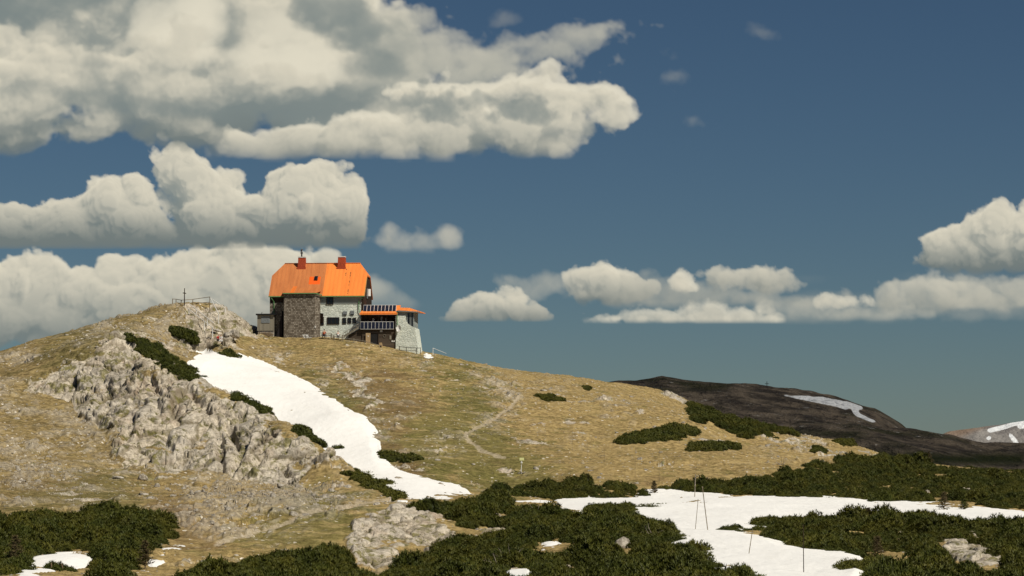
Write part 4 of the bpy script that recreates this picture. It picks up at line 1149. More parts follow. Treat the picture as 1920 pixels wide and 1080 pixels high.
# shingled bay with one slanted corner
Zb_l = L(303, 490, -1.8)[1]; Zb = L(590, 486, -1.8)[1]
bp = [(L(306, 600, -1.8)[0], -1.8), (L(590, 600, -1.8)[0], -1.8), (L(634, 600, -.9)[0], -1.0), (L(634, 600, -.9)[0], .05), (L(306, 600, -1.8)[0], .05)]
bay = MB().prism(bp, 'z', -1.6, Zb - .1).build('shingled_bay', 'shingles', hut)
r0, r1 = bp[0][0] - .14, bp[1][0] + .12; rc = bp[2][0] + .25
zt0 = Zb + .02
def ztop(y): return zt0 + (y + 2.05) * .36
def plate(poly, th, nm, mt, par):
    m = MB(); n = len(poly)
    m.add([(x, y, ztop(y)) for x, y in poly] + [(x, y, ztop(y) - th) for x, y in poly], [tuple(range(n)), tuple(range(n, 2 * n))[::-1]] + [(i, (i + 1) % n, n + (i + 1) % n, n + i) for i in range(n)])
    return m.build(nm, mt, par)
plate([(r0, -2.05), (r1, -2.05), (rc, -1.1), (rc, .35), (r0, .35)], .1, 'bay_roof', 'metal_roof', hut)
MB().tube([(r0, -2.1, ztop(-2.05) - .12), (r1, -2.1, ztop(-2.05) - .12)], .07).build('gutter', 'gutter_green', bay)
MB().tube([(r1, -2.1, ztop(-2.05) - .12), (rc + .05, -1.12, ztop(-2.05) - .30), (bxc + .1, -.5, ZE - .14)], .07).build('gutter', 'gutter_green', bay)
# dark slanting lean-to panel left of the bay
xa, za = L(300, 655, -.3); xb_, zb_ = L(236, 862, -.3)
MB().prism([(xa, -1.2), (xb_, -1.2), (xa + .0, za)], 'y', -1.2, -.1).build('slant_panel', 'dark_panel', hut)
xw, zw = L(598, 800, -1.8)

def window(Xa, Ya, Xb, Yb, yl=0.0, nx=2, frame='frame_brown', base=.0, pane='glass_dark', muntin=True, name='window'):
    x0, z1 = L(Xa, Ya, yl); x1, z0 = L(Xb, Yb, yl); f = .09; y = yl - base
    m = MB()
    m.box(x0, x1, y - .05, y + .05, z1 - f, z1).box(x0, x1, y - .05, y + .05, z0, z0 + f).box(x0, x0 + f, y - .05, y + .05, z0 + f, z1 - f).box(x1 - f, x1, y - .05, y + .05, z0 + f, z1 - f)
    if muntin:
        for k in range(1, nx):
            xm = x0 + (x1 - x0) * k / nx; m.box(xm - .03, xm + .03, y - .042, y + .04, z0 + f, z1 - f)
    w = m.build(name, frame, hut)
    MB().box(x0 + f, x1 - f, y - .012, y + .03, z0 + f, z1 - f).build('pane', pane, w)
    return w
window(697, 526, 762, 594, 0, 2, base=.08)
window(704, 712, 816, 777, 0, 3, base=.04)
window(845, 717, 880, 773, 0, 1, base=.04)
window(893, 716, 927, 768, 0, 1, base=.04)
window(938, 716, 971, 768, 0, 1, base=.04)
w = window(640, 706, 674, 784, 0, 1, base=.04)
x0, z1 = L(636, 672, 0); x1, z0 = L(668, 780, 0)
MB().slab([(x0, -.1, z0), (x0 + .55, -.55, z0 + .35), (x0 + .62, -.5, z1 - .1), (x0, -.1, z1)], .05).build('shutter', 'dark_boards', w)
for Xa, Ya, Xb, Yb in [(851, 656, 887, 696), (919, 652, 953, 694)]:
    x0, z1 = L(Xa, Ya, 0); x1, z0 = L(Xb, Yb, 0)
    hb = MB().box(x0, x1, -.16, .02, z0 + .18, z1).build('vent_box', 'hatch_grey', hut)
    MB().box(x0 + .08, x1 - .08, -.1, .02, z0, z0 + .178).build('grille', 'dark_metal', hb)
# gable window with an open white shutter
gw = MB().box(GX1, GX1 + .06, 2.6, 4.0, 5.3, 7.0).build('window', 'frame_brown', hut)
MB().box(GX1 + .06, GX1 + .07, 2.7, 3.9, 5.4, 6.9).build('pane', 'glass_dark', gw)
xg0, zg1 = L(1088, 445, 2.2); xg1, zg0 = L(1104, 510, 2.2)
MB().slab([(GX1 + .08, 4.0, zg0), (GX1 + .42, 4.3, zg0), (GX1 + .42, 4.3, zg1), (GX1 + .08, 4.0, zg1)], .05).build('shutter', 'white_paint', gw)

# annex: open loggia between two rows of solar panels, dark plank base, pale door
YA = -1.6
ax0, azf = L(1006, 690, YA); ax1, _ = L(1352, 690, YA)
zf = L(1180, 690, YA)[1]; zlog = L(1180, 822, YA)[1]; zbase = -4.2
xw0 = L(1010, 850, YA)[0]; xw1 = L(1338, 850, YA)[0]
base = MB().box(xw0 + .25, xw1, YA + .15, 4.5, zbase, zlog - .1).build('plank_base', 'brown_boards', hut)
MB().box(xw0, xw1 + .02, YA - .02, 4.5, zlog - .1 + .002, zlog + .05).build('loggia_floor', 'dark_boards', hut)
MB().box(xw0 + .1, xw1, YA + 1.5, 4.4, zlog + .05, zf + .1).build('loggia_back', 'dark_boards', hut)
for X in (xw0 + .12, (xw0 + xw1) / 2, xw1 - .08):
    MB().box(X - .07, X + .07, YA + .1, YA + .24, zlog + .05, zf - .02).build('post', 'frame_brown', hut)
# shallow orange roof
zr_f, yr_f = zf + .17, YA - .35
zr_b, yr_b = L(1180, 606, 2.2)[1], 2.6
MB().slab([(ax0, yr_f, zr_f), (ax1, yr_f, zr_f), (ax1, yr_b, zr_b), (ax0 + .45, yr_b, zr_b)], .1).build('annex_roof', 'metal_roof', hut)
MB().box(ax0, ax1, yr_f - .03, yr_f - .005, zr_f - .14, zr_f + .015).build('fascia', 'metal_roof', hut)
def panel_row(name, X0, X1, Yt, Yb, y_t, y_b, n, label=None):
    xa, zt = L(X0, Yt, y_t); xb, _ = L(X1, Yt, y_t); _, zb = L(X0, Yb, y_b)
    w = (xb - xa) / n
    for k in range(n):
        x = xa + k * w; g = .026
        q = [(x + .01, y_b, zb), (x + w - .01, y_b, zb), (x + w - .01, y_t, zt), (x + .01, y_t, zt)]
        fr = MB().slab(q, .05).build(name, 'white_paint', hut)
        d = Vector((0, y_t - y_b, zt - zb)).normalized() * .05; nn = Vector((0, -(zt - zb), y_t - y_b)).normalized() * .056
        qq = [Vector(q[0]) + d + Vector((g, 0, 0)), Vector(q[1]) + d - Vector((g, 0, 0)), Vector(q[2]) - d - Vector((g, 0, 0)), Vector(q[3]) - d + Vector((g, 0, 0))]
        MB().slab([p + nn for p in qq], .004).build('cells', 'solar_cells', fr)
panel_row('solar_panel', 1040, 1342, 600, 662, -.2, -.95, 9)
panel_row('solar_panel', 1012, 1318, 752, 822, YA - .05, YA - .16, 9)
for k in range(4):
    x = L(1050 + 93 * k, 640, -.2)[0]
    MB().bar((x, .35, L(0, 606, .4)[1] - .25), (x, -.2, L(1040, 604, -.2)[1]), .05).build('panel_strut', 'grey_metal', hut)
xe, ze_ = L(1338, 610, -.2)
MB().box(xe - .02, xe + .04, -.3, -.1, zr_f + .15, ze_ + .1).build('panel_end_plate', 'white_paint', hut)
# stored bits on the loggia
for X, h_, m_ in [(1205, 40, 'grey_metal'), (1245, 26, 'hatch_grey'), (1130, 18, 'white_paint')]:
    x, z = L(X, 748 - h_, YA + 1.0)
    MB().tube([(x, YA + 1.0, zlog + .05), (x, YA + 1.0, z), (x, YA + 1.0, z + .12)], [.12, .14, .05]).build('milk_can', m_, hut)
# door opening, open door leaf, lamp, small signs
x0, z1 = L(1106, 858, YA + .15); x1, z0 = L(1172, 995, YA + .15)
dr = MB().box(x0 - .07, x0, YA + .02, YA + .14, z0, z1).box(x1, x1 + .07, YA + .02, YA + .14, z0, z1).box(x0 - .07, x1 + .07, YA + .02, YA + .14, z1, z1 + .1).build('door_frame', 'frame_brown', hut)
MB().box(x0, x1, YA + .10, YA + .146, z0, z1).build('doorway_shade', 'tar_shade_black', dr)  # black sheet painting the shade inside the open doorway
x2, zt2 = L(1060, 856, YA - .1); x3, zb2 = L(1101, 985, YA - .1)
leaf = MB().box(x2, x3, YA - .12, YA - .06, zb2, zt2).build('door', 'pale_wood', hut)
xh, zh = L(1082, 885, YA - .1); MB().tube([(xh, YA - .12, zh), (xh, YA - .15, zh)], .09, 12).build('door_sign', 'white_paint', leaf)
for Xa, Ya, Xb, Yb, m_, nm in [(1190, 832, 1214, 848, 'mortar_cap', 'lamp_box'), (1297, 921, 1328, 938, 'white_paint', 'notice'), (1278, 880, 1296, 915, 'weathered_boards', 'board'), (590, 790, 600, 808, 'white_paint', 'notice')]:
    yy = YA + .15 if Xa > 1000 else -1.8
    x0, z1 = L(Xa, Ya, yy); x1, z0 = L(Xb, Yb, yy)
    MB().box(x0, x1, yy - .07, yy - .003, z0, z1).build(nm, m_, hut)
xr_, zr_ = L(1232, 884, YA + .1)
ring = MB()
pts = [(xr_ + .2 * math.cos(a), YA + .1, zr_ + .2 * math.sin(a)) for a in np.linspace(0, 2 * math.pi, 15)]
ring.tube(pts, .03, 6).build('wreath', 'weathered_boards', hut)
# stair with balustrade up to the loggia
s0x, s0z = L(862, 885, -1.2); s1x, s1z = L(1000, 800, -1.2)
stair = MB()
for k in range(9):
    f = (k + .5) / 9; x = s0x + (s1x - s0x) * f; z = s0z + (s1z - s0z) * f
    stair.box(x - .14, x + .16, -1.7, -.75, z - .04, z)
stair.bar((s0x, -1.72, s0z - .12), (s1x, -1.72, s1z - .12), .05, .24)
st_ = stair.build('stair', 'weathered_boards', hut)
h = .85
MB().bar((s0x, -1.75, s0z + h * .55), (s1x, -1.75, s1z + h * .55), .06, .08).bar((s0x, -1.75, s0z + .05), (s1x, -1.75, s1z + .05), .05, .06).build('handrail', 'weathered_boards', st_)
for k in range(9):
    f = k / 8; x = s0x + (s1x - s0x) * f; z = s0z + (s1z - s0z) * f
    MB().bar((x, -1.75, z + .0), (x, -1.75, z + h * .55), .045).build('baluster', 'weathered_boards', st_)
MB().box(L(905, 850, -.6)[0], xw0 + .248, -1.3, -.02, -3.2, L(0, 868, -.6)[1]).build('stair_cheek', 'brown_boards', hut)
MB().prism([(L(930, 868, -.6)[0], L(0, 867, -.6)[1]), (xw0 + .24, L(0, 867, -.6)[1]), (xw0 + .24, L(0, 812, -.6)[1])], 'y', -1.25, -.1).build('stair_cheek', 'brown_boards', hut)

# corner room: battered whitewashed stone, board-and-glass upper part, low orange roof
YC = -1.3
cx0 = L(1338, 900, YC)[0]; cx1t = L(1505, 660, YC)[0]; cx1b = L(1546, 1015, YC)[0]
ztp = L(1400, 650, YC)[1]; zbt = L(1400, 1040, YC)[1] - .8
zs1_, zs2_ = L(0, 702, YC)[1], L(0, 810, YC)[1]
xm1 = L(1432, 705, YC)[0]; xm2 = L(1448, 770, YC)[0]; xm3 = L(1500, 812, YC)[0]
poly = [(cx0, zbt), (cx1b + .15, zbt), (L(1515, 812, YC)[0], zs2_ - .05), (xm3, zs2_), (xm2, L(0, 775, YC)[1]), (xm1, L(0, 740, YC)[1]), (xm1 - .03, zs1_), (cx0, zs1_)]
cr = MB().prism(poly, 'y', YC - .35, 4.2).build('corner_stonework', 'rubble_wall', hut)
MB().box(cx0 + .02, cx1t, YC - .1, 4.0, zs2_ - .6, ztp).build('corner_boarding', 'grey_boards', hut)
for Xa, Xb in [(1440, 1470), (1474, 1500)]:
    window(Xa, 664, Xb, 806, YC - .1, 1, 'awning_grey', .06, 'glass_dark')
rf0, zrf0 = L(1352, 650, YC - .6); rf1, zrf1 = L(1548, 672, YC - .6)
rt0, zt_ = L(1345, 622, 1.5); rt1, _ = L(1460, 632, 1.5)
m = MB()
V_ = [(rf0, YC - .5, ztp + .04), (rf1 + .1, YC - .5, ztp - .16), (rf1 + .3, 4.4, ztp - .1), (rf0, 4.4, ztp + .2), (rf0, 1.4, zt_), (rt1, 1.4, zt_ - .05)]
m.add(V_ + [(x, y, z - .12) for x, y, z in V_], [(0, 1, 5, 4), (1, 2, 5), (2, 3, 4, 5), (0, 4, 3), (6, 10, 11, 7), (7, 11, 8), (8, 11, 10, 9), (6, 9, 10), (0, 6, 7, 1), (1, 7, 8, 2), (2, 8, 9, 3), (3, 9, 6, 0)])
cro = m.build('corner_roof', 'metal_roof', hut)
MB().bar((rf0, YC - .54, ztp - .06), (rf1 + .1, YC - .54, ztp - .26), .06, .14).build('fascia', 'awning_grey', cro)
x, z = L(1350, 700, YC - .4)
MB().tube([(x, YC - .45, ztp), (x, YC - .45, L(0, 790, YC)[1])], .05).build('downpipe', 'gutter_green', hut)
# satellite dish
xd, zd = L(1366, 818, YC - .7)
dv, df = [], []
for a in range(5):
    for b in range(16):
        r_ = .50 * a / 4; an = b / 16 * 2 * math.pi
        dv.append((r_ * math.cos(an) * .72, -.18 * (r_ / .5) ** 2, r_ * math.sin(an) * 1.05))
for a in range(4):
    for b in range(16):
        df.append((a * 16 + b, a * 16 + (b + 1) % 16, a * 16 + 16 + (b + 1) % 16, a * 16 + 16 + b))
m = MB(); m.add(dv, df); m.add([(x, y + .03, z) for x, y, z in dv], df)
dish = m.build('satellite_dish', 'white_paint', hut, (xd, YC - .62, zd), smooth=True); dish.rotation_euler = (R(-14), 0, R(-18))
MB().tube([(0, .02, 0), (0, .3, -.1), (0, .42, -.1)], .03).build('arm', 'grey_metal', dish)
MB().tube([(0, -.05, -.5), (0, -.5, -.15)], .02).build('feed', 'grey_metal', dish)

# ------------------------------------------------------------------ things round the hut
def W(Xz, Yz, yl):
    """facade survey point -> world"""
    x, z = L(Xz, Yz, yl)
    return Vector((hx + x * cH + yl * sH, DH - x * sH + yl * cH, hz + z))
def gz_(x, y): return float(ground_z(np.array([float(x)]), np.array([float(y)]))[0])

shed = empty('shed', W(60, 862, -1.0), -TH)
tag(shed, 'small grey weathered plank shed with flat black roof at the left end of the hut', 'shed')
x0 = 0; x1 = (214 - 60) / 62; ht = (835 - 692) / 62; zb0 = (862 - 835) / 62
MB().box(x0, x1, 0, 2.2, zb0, zb0 + ht).build('wall', 'weathered_boards', shed)
MB().box(x0 - .18, x1 + .2, -.3, 2.4, zb0 + ht + .002, zb0 + ht + .22).build('roof', 'tar_shade_black', shed)
MB().box(.6, 1.9, -.06, -.003, zb0 + 1.15, zb0 + 2.15).build('shutter', 'hatch_grey', shed)
MB().tube([(.5, 1, zb0 + ht + .15), (.5, 1, zb0 + ht + .45), (.62, 1, zb0 + ht + .5)], .04).build('vent_pipe', 'dark_metal', shed)
MB().box(x0 + .1, x1, .1, 2.1, -1.6, zb0 - .003).build('footing', 'limestone', shed)

wp = empty('firewood_stack', W(80, 885, -1.6), -TH)
tag(wp, 'low stack of split firewood under the front of the small grey shed', 'firewood')
g = np.random.default_rng(4)
for i in range(26):
    x = (i % 9) * .23 + (i // 9 % 2) * .1; z = .1 + (i // 9) * .19
    MB().tube([(x, 0, z), (x + .02, .5, z)], [.095 * g.uniform(.8, 1.1)] * 2, 7).build('log', 'firewood', wp)

def fence(name, label, posts, rails, mat='weathered_boards', w=.09, cat='fence', group=None):
    """posts: list of (bottom, top) world points; rails: list of point lists"""
    o0 = Vector(posts[0][0] if posts else rails[0][0])
    root = empty(name, o0); tag(root, label, cat, group)
    for a, b in posts: MB().tube([Vector(a) - o0, Vector(b) - o0], [w * .6, w * .5], 7).build('post', mat, root)
    for ln in rails: MB().tube([Vector(p) - o0 for p in ln], w * .42, 6).build('rail', mat, root)
    return root
yf = -4.0
def post(X, Yb, Yt, y=yf): return (W(X, Yb + 8, y), W(X, Yt, y))
fence('fence', 'weathered pole fence stepping down the slope in front of the hut door',
      [post(768, 944, 872), post(850, 950, 890), post(950, 960, 905), post(1050, 985, 925), post(1185, 1005, 968)],
      [[W(700, 880, yf), W(768, 884, yf), W(850, 900, yf)], [W(850, 900, yf), W(1050, 930, yf), W(1195, 972, yf)], [W(870, 928, yf), W(1050, 965, yf), W(1200, 1003, yf)]])
fence('fence', 'low dark pole fence below the battered corner of the hut',
      [post(1370, 1030, 975, -3), post(1432, 1035, 985, -3), post(1525, 1050, 995, -3), post(1562, 1045, 988, -3)],
      [[W(1365, 978, -3), W(1432, 990, -3), W(1565, 995, -3)], [W(1340, 1010, -3), W(1432, 1020, -3), W(1530, 1020, -3)]], 'frame_brown')
fence('fence', 'thin white rail slanting to the ground at the right end of the ridge terrace',
      [post(1678, 1050, 993, -3), ], [[W(1678, 995, -3), W(1735, 1018, -3), W(1800, 1044, -3)]], 'white_paint', .08)
# timber posts by the door
for lab, X0, X1, Y0, Y1 in [('stout pale timber block standing before the hut door at the fence end', 1185, 1212, 945, 1008)]:
    a = W((X0 + X1) / 2, Y1, -3.2)
    r = empty('timber_block', a, -TH); tag(r, lab, 'timber')
    h = (Y1 - Y0) / 62
    MB().prism([(-.2, -.3), (.2, -.3), (.22, h * .5), (.16, h), (-.19, h)], 'y', -.15, .15).build('block', 'pale_wood', r)
    MB().box(-.1, .1, -.17, -.152, h * .3, h * .6).build('notch', 'frame_brown', r)
a = W(1092, 990, -3.0)
r = empty('marker_stone', a); tag(r, 'small white painted stone on the ground left of the hut door', 'stone')
V, T = ST[2]; s_ob = np_mesh('stone', V * .28, T, MAT['white_paint'], smooth=False, parent=r); s_ob.location = (0, 0, .1)

def picnic_table(label, X, Y, yl, L_=1.8, rz=0.0):
    p = W(X, Y, yl); p.z = gz_(p.x, p.y)
    r = empty('picnic_table', p, rz - TH); tag(r, label, 'table')
    MB().box(-L_ / 2, L_ / 2, -.35, .35, .70, .75).build('table_top', 'weathered_boards', r)
    for s in (-1, 1):
        MB().box(-L_ / 2, L_ / 2, s * .75 - .13, s * .75 + .13, .42, .46).build('bench', 'weathered_boards', r)
        MB().bar((s * .65, -.3, .70), (s * .65, -.62, -.2), .07).bar((s * .65, .3, .70), (s * .65, .62, -.2), .07).bar((s * .65, -.86, .38), (s * .65, .86, .38), .05, .1).build('trestle', 'pole_wood', r)
    return p
t1 = picnic_table('grey wooden picnic table in front of the whitewashed wall where a person in white sits', 805, 893, -2.6)
t2 = picnic_table('grey wooden picnic table close to the right corner of the shingled bay', 700, 893, -2.9, 1.6)
for k, (X, lab) in enumerate([(505, 'pale slatted deck chair on the grass below the shingled bay, left of two'), (532, 'pale slatted deck chair on the grass below the shingled bay, right of two')]):
    p = W(X, 900, -4.0); p.z = gz_(p.x, p.y) + .02
    r = empty('deck_chair', p, R(-50)); r.scale = (.8, .8, .8); tag(r, lab, 'deck chair')
    for nm, a0, a1 in (('seat', (-.1, .28), (.75, .38)), ('backrest', (-.1, .28), (-.62, .95))):
        m = MB()
        for q in range(5):
            yy = -.24 + q * .12
            m.bar((a0[0], yy, a0[1]), (a1[0], yy, a1[1]), .075, .03, (0, 1, 0))
        m.bar((a0[0] * .8 + a1[0] * .2, -.3, a0[1] * .8 + a1[1] * .2 - .03), (a0[0] * .8 + a1[0] * .2, .3, a0[1] * .8 + a1[1] * .2 - .03), .04)
        m.bar((a0[0] * .15 + a1[0] * .85, -.3, a0[1] * .15 + a1[1] * .85 - .03), (a0[0] * .15 + a1[0] * .85, .3, a0[1] * .15 + a1[1] * .85 - .03), .04)
        m.build(nm, 'white_paint', r)
    for s in (-.28, .28):
        MB().bar((-.45, s, -.05), (.1, s, .34), .045).build('leg', 'pole_wood', r)
        MB().bar((.65, s, -.05), (.35, s, .34), .045).build('leg', 'pole_wood', r)

# ------------------------------------------------------------------ people
def body(name, joints, edges, mat, parent, sub=1):
    me = bpy.data.meshes.new(name)
    names = list(joints); idx = {n: i for i, n in enumerate(names)}
    import bmesh
    bm = bmesh.new(); lay = bm.verts.layers.skin.verify()
    vs = []
    for i, n in enumerate(names):
        v = bm.verts.new(joints[n][0]); r = joints[n][1]
        v[lay].radius = r if isinstance(r, tuple) else (r, r); v[lay].use_root = (i == 0); vs.append(v)
    for a, b in edges: bm.edges.new((vs[idx[a]], vs[idx[b]]))
    bm.to_mesh(me); bm.free()
    o = bpy.data.objects.new(name, me); COL.objects.link(o); o.parent = parent
    sk = o.modifiers.new('skin', 'SKIN'); sk.use_smooth_shade = True
    ss = o.modifiers.new('smooth', 'SUBSURF'); ss.levels = sub; ss.render_levels = sub
    me.materials.append(MAT[mat])
    return o
def seated_person(label, loc, rz, top, legs, hatm=None, lean=0.0, seat=.44):
    """sitting figure; local +y is where the person faces, origin on the ground under the seat"""
    root = empty('person', loc, rz); tag(root, label, 'person')
    z = seat + .09
    J = {'pelvis': ((0, 0, z), (.13, .11)), 'waist': ((0, -.02 + lean * .2, z + .18), (.115, .10)), 'chest': ((0, lean * .4, z + .38), (.145, .11)), 'neckb': ((0, lean * .55, z + .52), (.06, .06)),
         'neck': ((0, .02 + lean * .6, z + .58), (.05, .05)), 'jaw': ((0, .05 + lean * .65, z + .65), (.07, .08)), 'skull': ((0, .03 + lean * .65, z + .75), (.085, .10)), 'crown': ((0, .02 + lean * .65, z + .81), (.05, .06)),
         'nose': ((0, .135 + lean * .65, z + .69), (.014, .014))}
    E_ = [('pelvis', 'waist'), ('waist', 'chest'), ('chest', 'neckb'), ('neckb', 'neck'), ('neck', 'jaw'), ('jaw', 'skull'), ('skull', 'crown'), ('jaw', 'nose')]
    for s, q in ((-1, 'l'), (1, 'r')):
        J.update({'hip' + q: ((s * .10, .02, z - .02), .085), 'knee' + q: ((s * .13, .44, z + .0), .06), 'ankle' + q: ((s * .13, .42, .09), .042), 'toe' + q: ((s * .14, .60, .04), .035),
                  'sh' + q: ((s * .19, lean * .45, z + .46), .055), 'el' + q: ((s * .25, .08 + lean * .5, z + .20), .042), 'wr' + q: ((s * .14, .32 + lean * .4, z + .12), .028), 'palm' + q: ((s * .12, .38 + lean * .4, z + .105), (.036, .018))})
        E_ += [('pelvis', 'hip' + q), ('hip' + q, 'knee' + q), ('knee' + q, 'ankle' + q), ('ankle' + q, 'toe' + q), ('chest', 'sh' + q), ('sh' + q, 'el' + q), ('el' + q, 'wr' + q), ('wr' + q, 'palm' + q)]
        for f in range(4):
            a = (f - 1.5) * .022
            J['f%d' % f + q] = ((s * (.12) + a, .42 + lean * .4, z + .10), .009); J['g%d' % f + q] = ((s * .12 + a * 1.15, .46 + lean * .4 - abs(f - 1.3) * .008, z + .085), .008)
            E_ += [('palm' + q, 'f%d' % f + q), ('f%d' % f + q, 'g%d' % f + q)]
        J['t' + q] = ((s * .12 - s * .045, .39 + lean * .4, z + .11), .010); E_ += [('palm' + q, 't' + q)]
    body('body', J, E_, 'skin', root, 1)
    g = 1.22
    def sel(ns, k=g): return {n: (J[n][0], tuple(v * k for v in (J[n][1] if isinstance(J[n][1], tuple) else (J[n][1],) * 2))) for n in ns}
    tn = ['pelvis', 'waist', 'chest', 'neckb', 'shl', 'shr', 'ell', 'elr']
    body('shirt', sel(tn), [('pelvis', 'waist'), ('waist', 'chest'), ('chest', 'neckb'), ('chest', 'shl'), ('chest', 'shr'), ('shl', 'ell'), ('shr', 'elr')], top, root)
    body('trousers', sel(['pelvis', 'hipl', 'hipr', 'kneel', 'kneer', 'anklel', 'ankler'], 1.25), [('pelvis', 'hipl'), ('pelvis', 'hipr'), ('hipl', 'kneel'), ('hipr', 'kneer'), ('kneel', 'anklel'), ('kneer', 'ankler')], legs, root)
    hc = Vector(J['skull'][0])
    hv, hfx = [], []
    for a in range(6):
        for b in range(12):
            th = a / 5 * 1.75; ph = b / 12 * 2 * math.pi
            back = 1.0 if math.sin(ph) < .3 else (.62 if a > 2 else 1)
            th *= back
            hv.append((hc.x + .098 * math.sin(th) * math.cos(ph), hc.y - .012 + .112 * math.sin(th) * math.sin(ph), hc.z + .02 + .105 * math.cos(th)))
    for a in range(5):
        for b in range(12): hfx.append((a * 12 + b, a * 12 + (b + 1) % 12, a * 12 + 12 + (b + 1) % 12, a * 12 + 12 + b))
    MB().add(hv, hfx).build('hair' if hatm is None else 'hat', hatm or 'hair', root, smooth=True)
    for s in (-1, 1):
        MB().tube([(s * .032, hc.y + .094, hc.z - .02), (s * .032, hc.y + .101, hc.z - .02)], [.012, .008], 6).build('eye', 'hair', root)
    return root
# on the bench, back to us
seated_person('person in a white shirt seated at the picnic table in front of the whitewashed wall', (t1.x + .05 * cH, t1.y - .78, t1.z), R(8), 'shirt_white', 'trousers_dark', None, .15)
seated_person('person in a red top seated at the table beside the corner of the shingled bay', (t2.x - .35, t2.y - .78, t2.z), R(-20), 'shirt_orange', 'trousers_dark', None, .1)

# ------------------------------------------------------------------ lookout knob
def K(Xz, Yz, Y):
    return Vector(P(300 + Xz / 7.2, 530 + Yz / 7.2, Y))
rail_posts = [(170, 325, 215, 390), (217, 300, 225, 392), (287, 300, 232, 391), (443, 300, 222, 392), (673, 300, 190, 391)]
def onrock(Xz, Yt, Y, sink=.35):
    t_ = K(Xz, Yt, Y); b = Vector((t_.x, t_.y, min(gz_(t_.x, t_.y) - sink, t_.z - .9))); return (b, t_)
fence('railing', 'weathered timber railing round the rocky lookout beside the small cross', [onrock(a, c, Y) for a, b, c, Y in rail_posts],
      [[K(170, 220, 390), K(217, 222, 392), K(287, 236, 391), K(443, 225, 392), K(673, 192, 391)], [K(480, 280, 392), K(673, 262, 391)]], 'pole_wood', .11, 'railing')
def handrail(label, a, b, posts):
    pb = []
    for f in posts:
        p = a.lerp(b, f); pb.append((Vector((p.x, p.y, min(gz_(p.x, p.y) - .3, p.z - .6))), p))
    fence('handrail', label, pb, [[a, b]], 'white_paint', .11, 'handrail', None)
handrail('upper of two pale parallel handrails slanting down the lookout rock', K(395, 285, 388), K(722, 540, 380), (.3, .75))
handrail('lower of two pale parallel handrails slanting down the lookout rock', K(373, 345, 386), K(716, 610, 378), (.05, .66, .98))
handrail('steep pale handrail dropping from the right corner post of the lookout railing', K(682, 205, 390.5), K(797, 430, 386), (.95,))
handrail('pale handrail running from the lookout corner post to the right along the skyline', K(708, 225, 391), K(885, 345, 392), (.98,))
fence('handrail', 'dark hand rope stretched from the lookout rock down to the small shed', [], [[K(900, 420, 392), K(1000, 470, 394), K(1170, 530, 397), K(1345, 685, 397)]], 'dark_metal', .08, 'hand rope')
cb, ct = K(330, 250, 390), K(325, 75, 390)
cr_ = empty('cross', cb, R(75)); tag(cr_, 'small dark wooden cross seen edge-on on the lookout rock', 'cross')
hh = (ct - cb).length
MB().tube([(0, 0, -.6), (0, 0, hh)], [.085, .06], 6).build('upright', 'frame_brown', cr_)
MB().bar((-.55, 0, hh * .62), (.55, 0, hh * .62), .12, .12).build('crossbar', 'frame_brown', cr_)
def perch(Xz, Yz, Y): 
    p = K(Xz, Yz, Y); return (p.x, p.y, p.z)
p1 = K(785, 800, 376.5); p2 = K(828, 805, 376.3); p3 = K(870, 800, 376)
GZ = [gz_(p.x, p.y) for p in (p1, p2, p3)]
print('perch', p1, p2, GZ)
K_ = 1
seated_person('person with a white hat and red shirt sitting on the rocks under the handrails', (p1.x, p1.y, max(p1.z, GZ[0]) - .1), R(200), 'shirt_red', 'trousers_dark', 'shirt_white', .15, .30)
seated_person('person in white sitting on the rocks beside the one in the red shirt', (p2.x, p2.y, max(p2.z, GZ[1]) - .1), R(165), 'shirt_white', 'shirt_white', None, .15, .30)
# rock blocks of the knob placed overhanging to throw shade on the hollow
for lab, X, Y_, D_k, s, k, sq in [('big rounded pale block at the foot of the lookout rock beside the sitting people', 990, 700, 379, 1.65, 1, .9), ('leaning slab set to shade the hollow right of the sitting people', 905, 700, 377.5, 1.0, 3, .55),
                              ('brown weathered block above the heads of the sitting people', 765, 640, 380, .95, 0, .6)]:
    p = K(X, Y_, D_k); V, T = ST[k]
    o = np_mesh('boulder', V, T, MAT['limestone'], smooth=False)
    o.location = p; o.scale = (s, s, s * sq); o.rotation_euler = (.2, .15, k * 1.7)
    tag(o, lab, 'boulder')

# ------------------------------------------------------------------ signpost, poles, crosses
p = P(977, 885, 288); gz0 = gz_(p[0], 288)
sp = empty('signpost', (p[0], 288, gz0)); tag(sp, 'yellow waymark sign on a thin white post held by stones, middle of the meadow', 'signpost')
MB().tube([(0, 0, -.3), (.06, 0, 1.65)], .038, 8).build('post', 'white_paint', sp)
MB().box(-.16, .32, -.06, -.04, 1.42, 1.72).build('sign_board', 'sign_yellow', sp)
MB().tube([(.04, -.05, 1.12), (.04, -.05, 1.28)], [.11, .11], 10).build('marker', 'white_paint', sp)
MB().box(-.13, .29, -.07, -.062, 1.5, 1.53).build('lettering', 'sign_yellow', sp)
for k in range(6):
    V, T = ST[k % 4]; q = np_mesh('base_stone', V * .17, T, MAT['limestone'], smooth=False, parent=sp)
    q.location = (-.3 + .14 * k, -.12 + .2 * (k % 2), .05 + .05 * (k % 3)); q.rotation_euler = (0, 0, k)

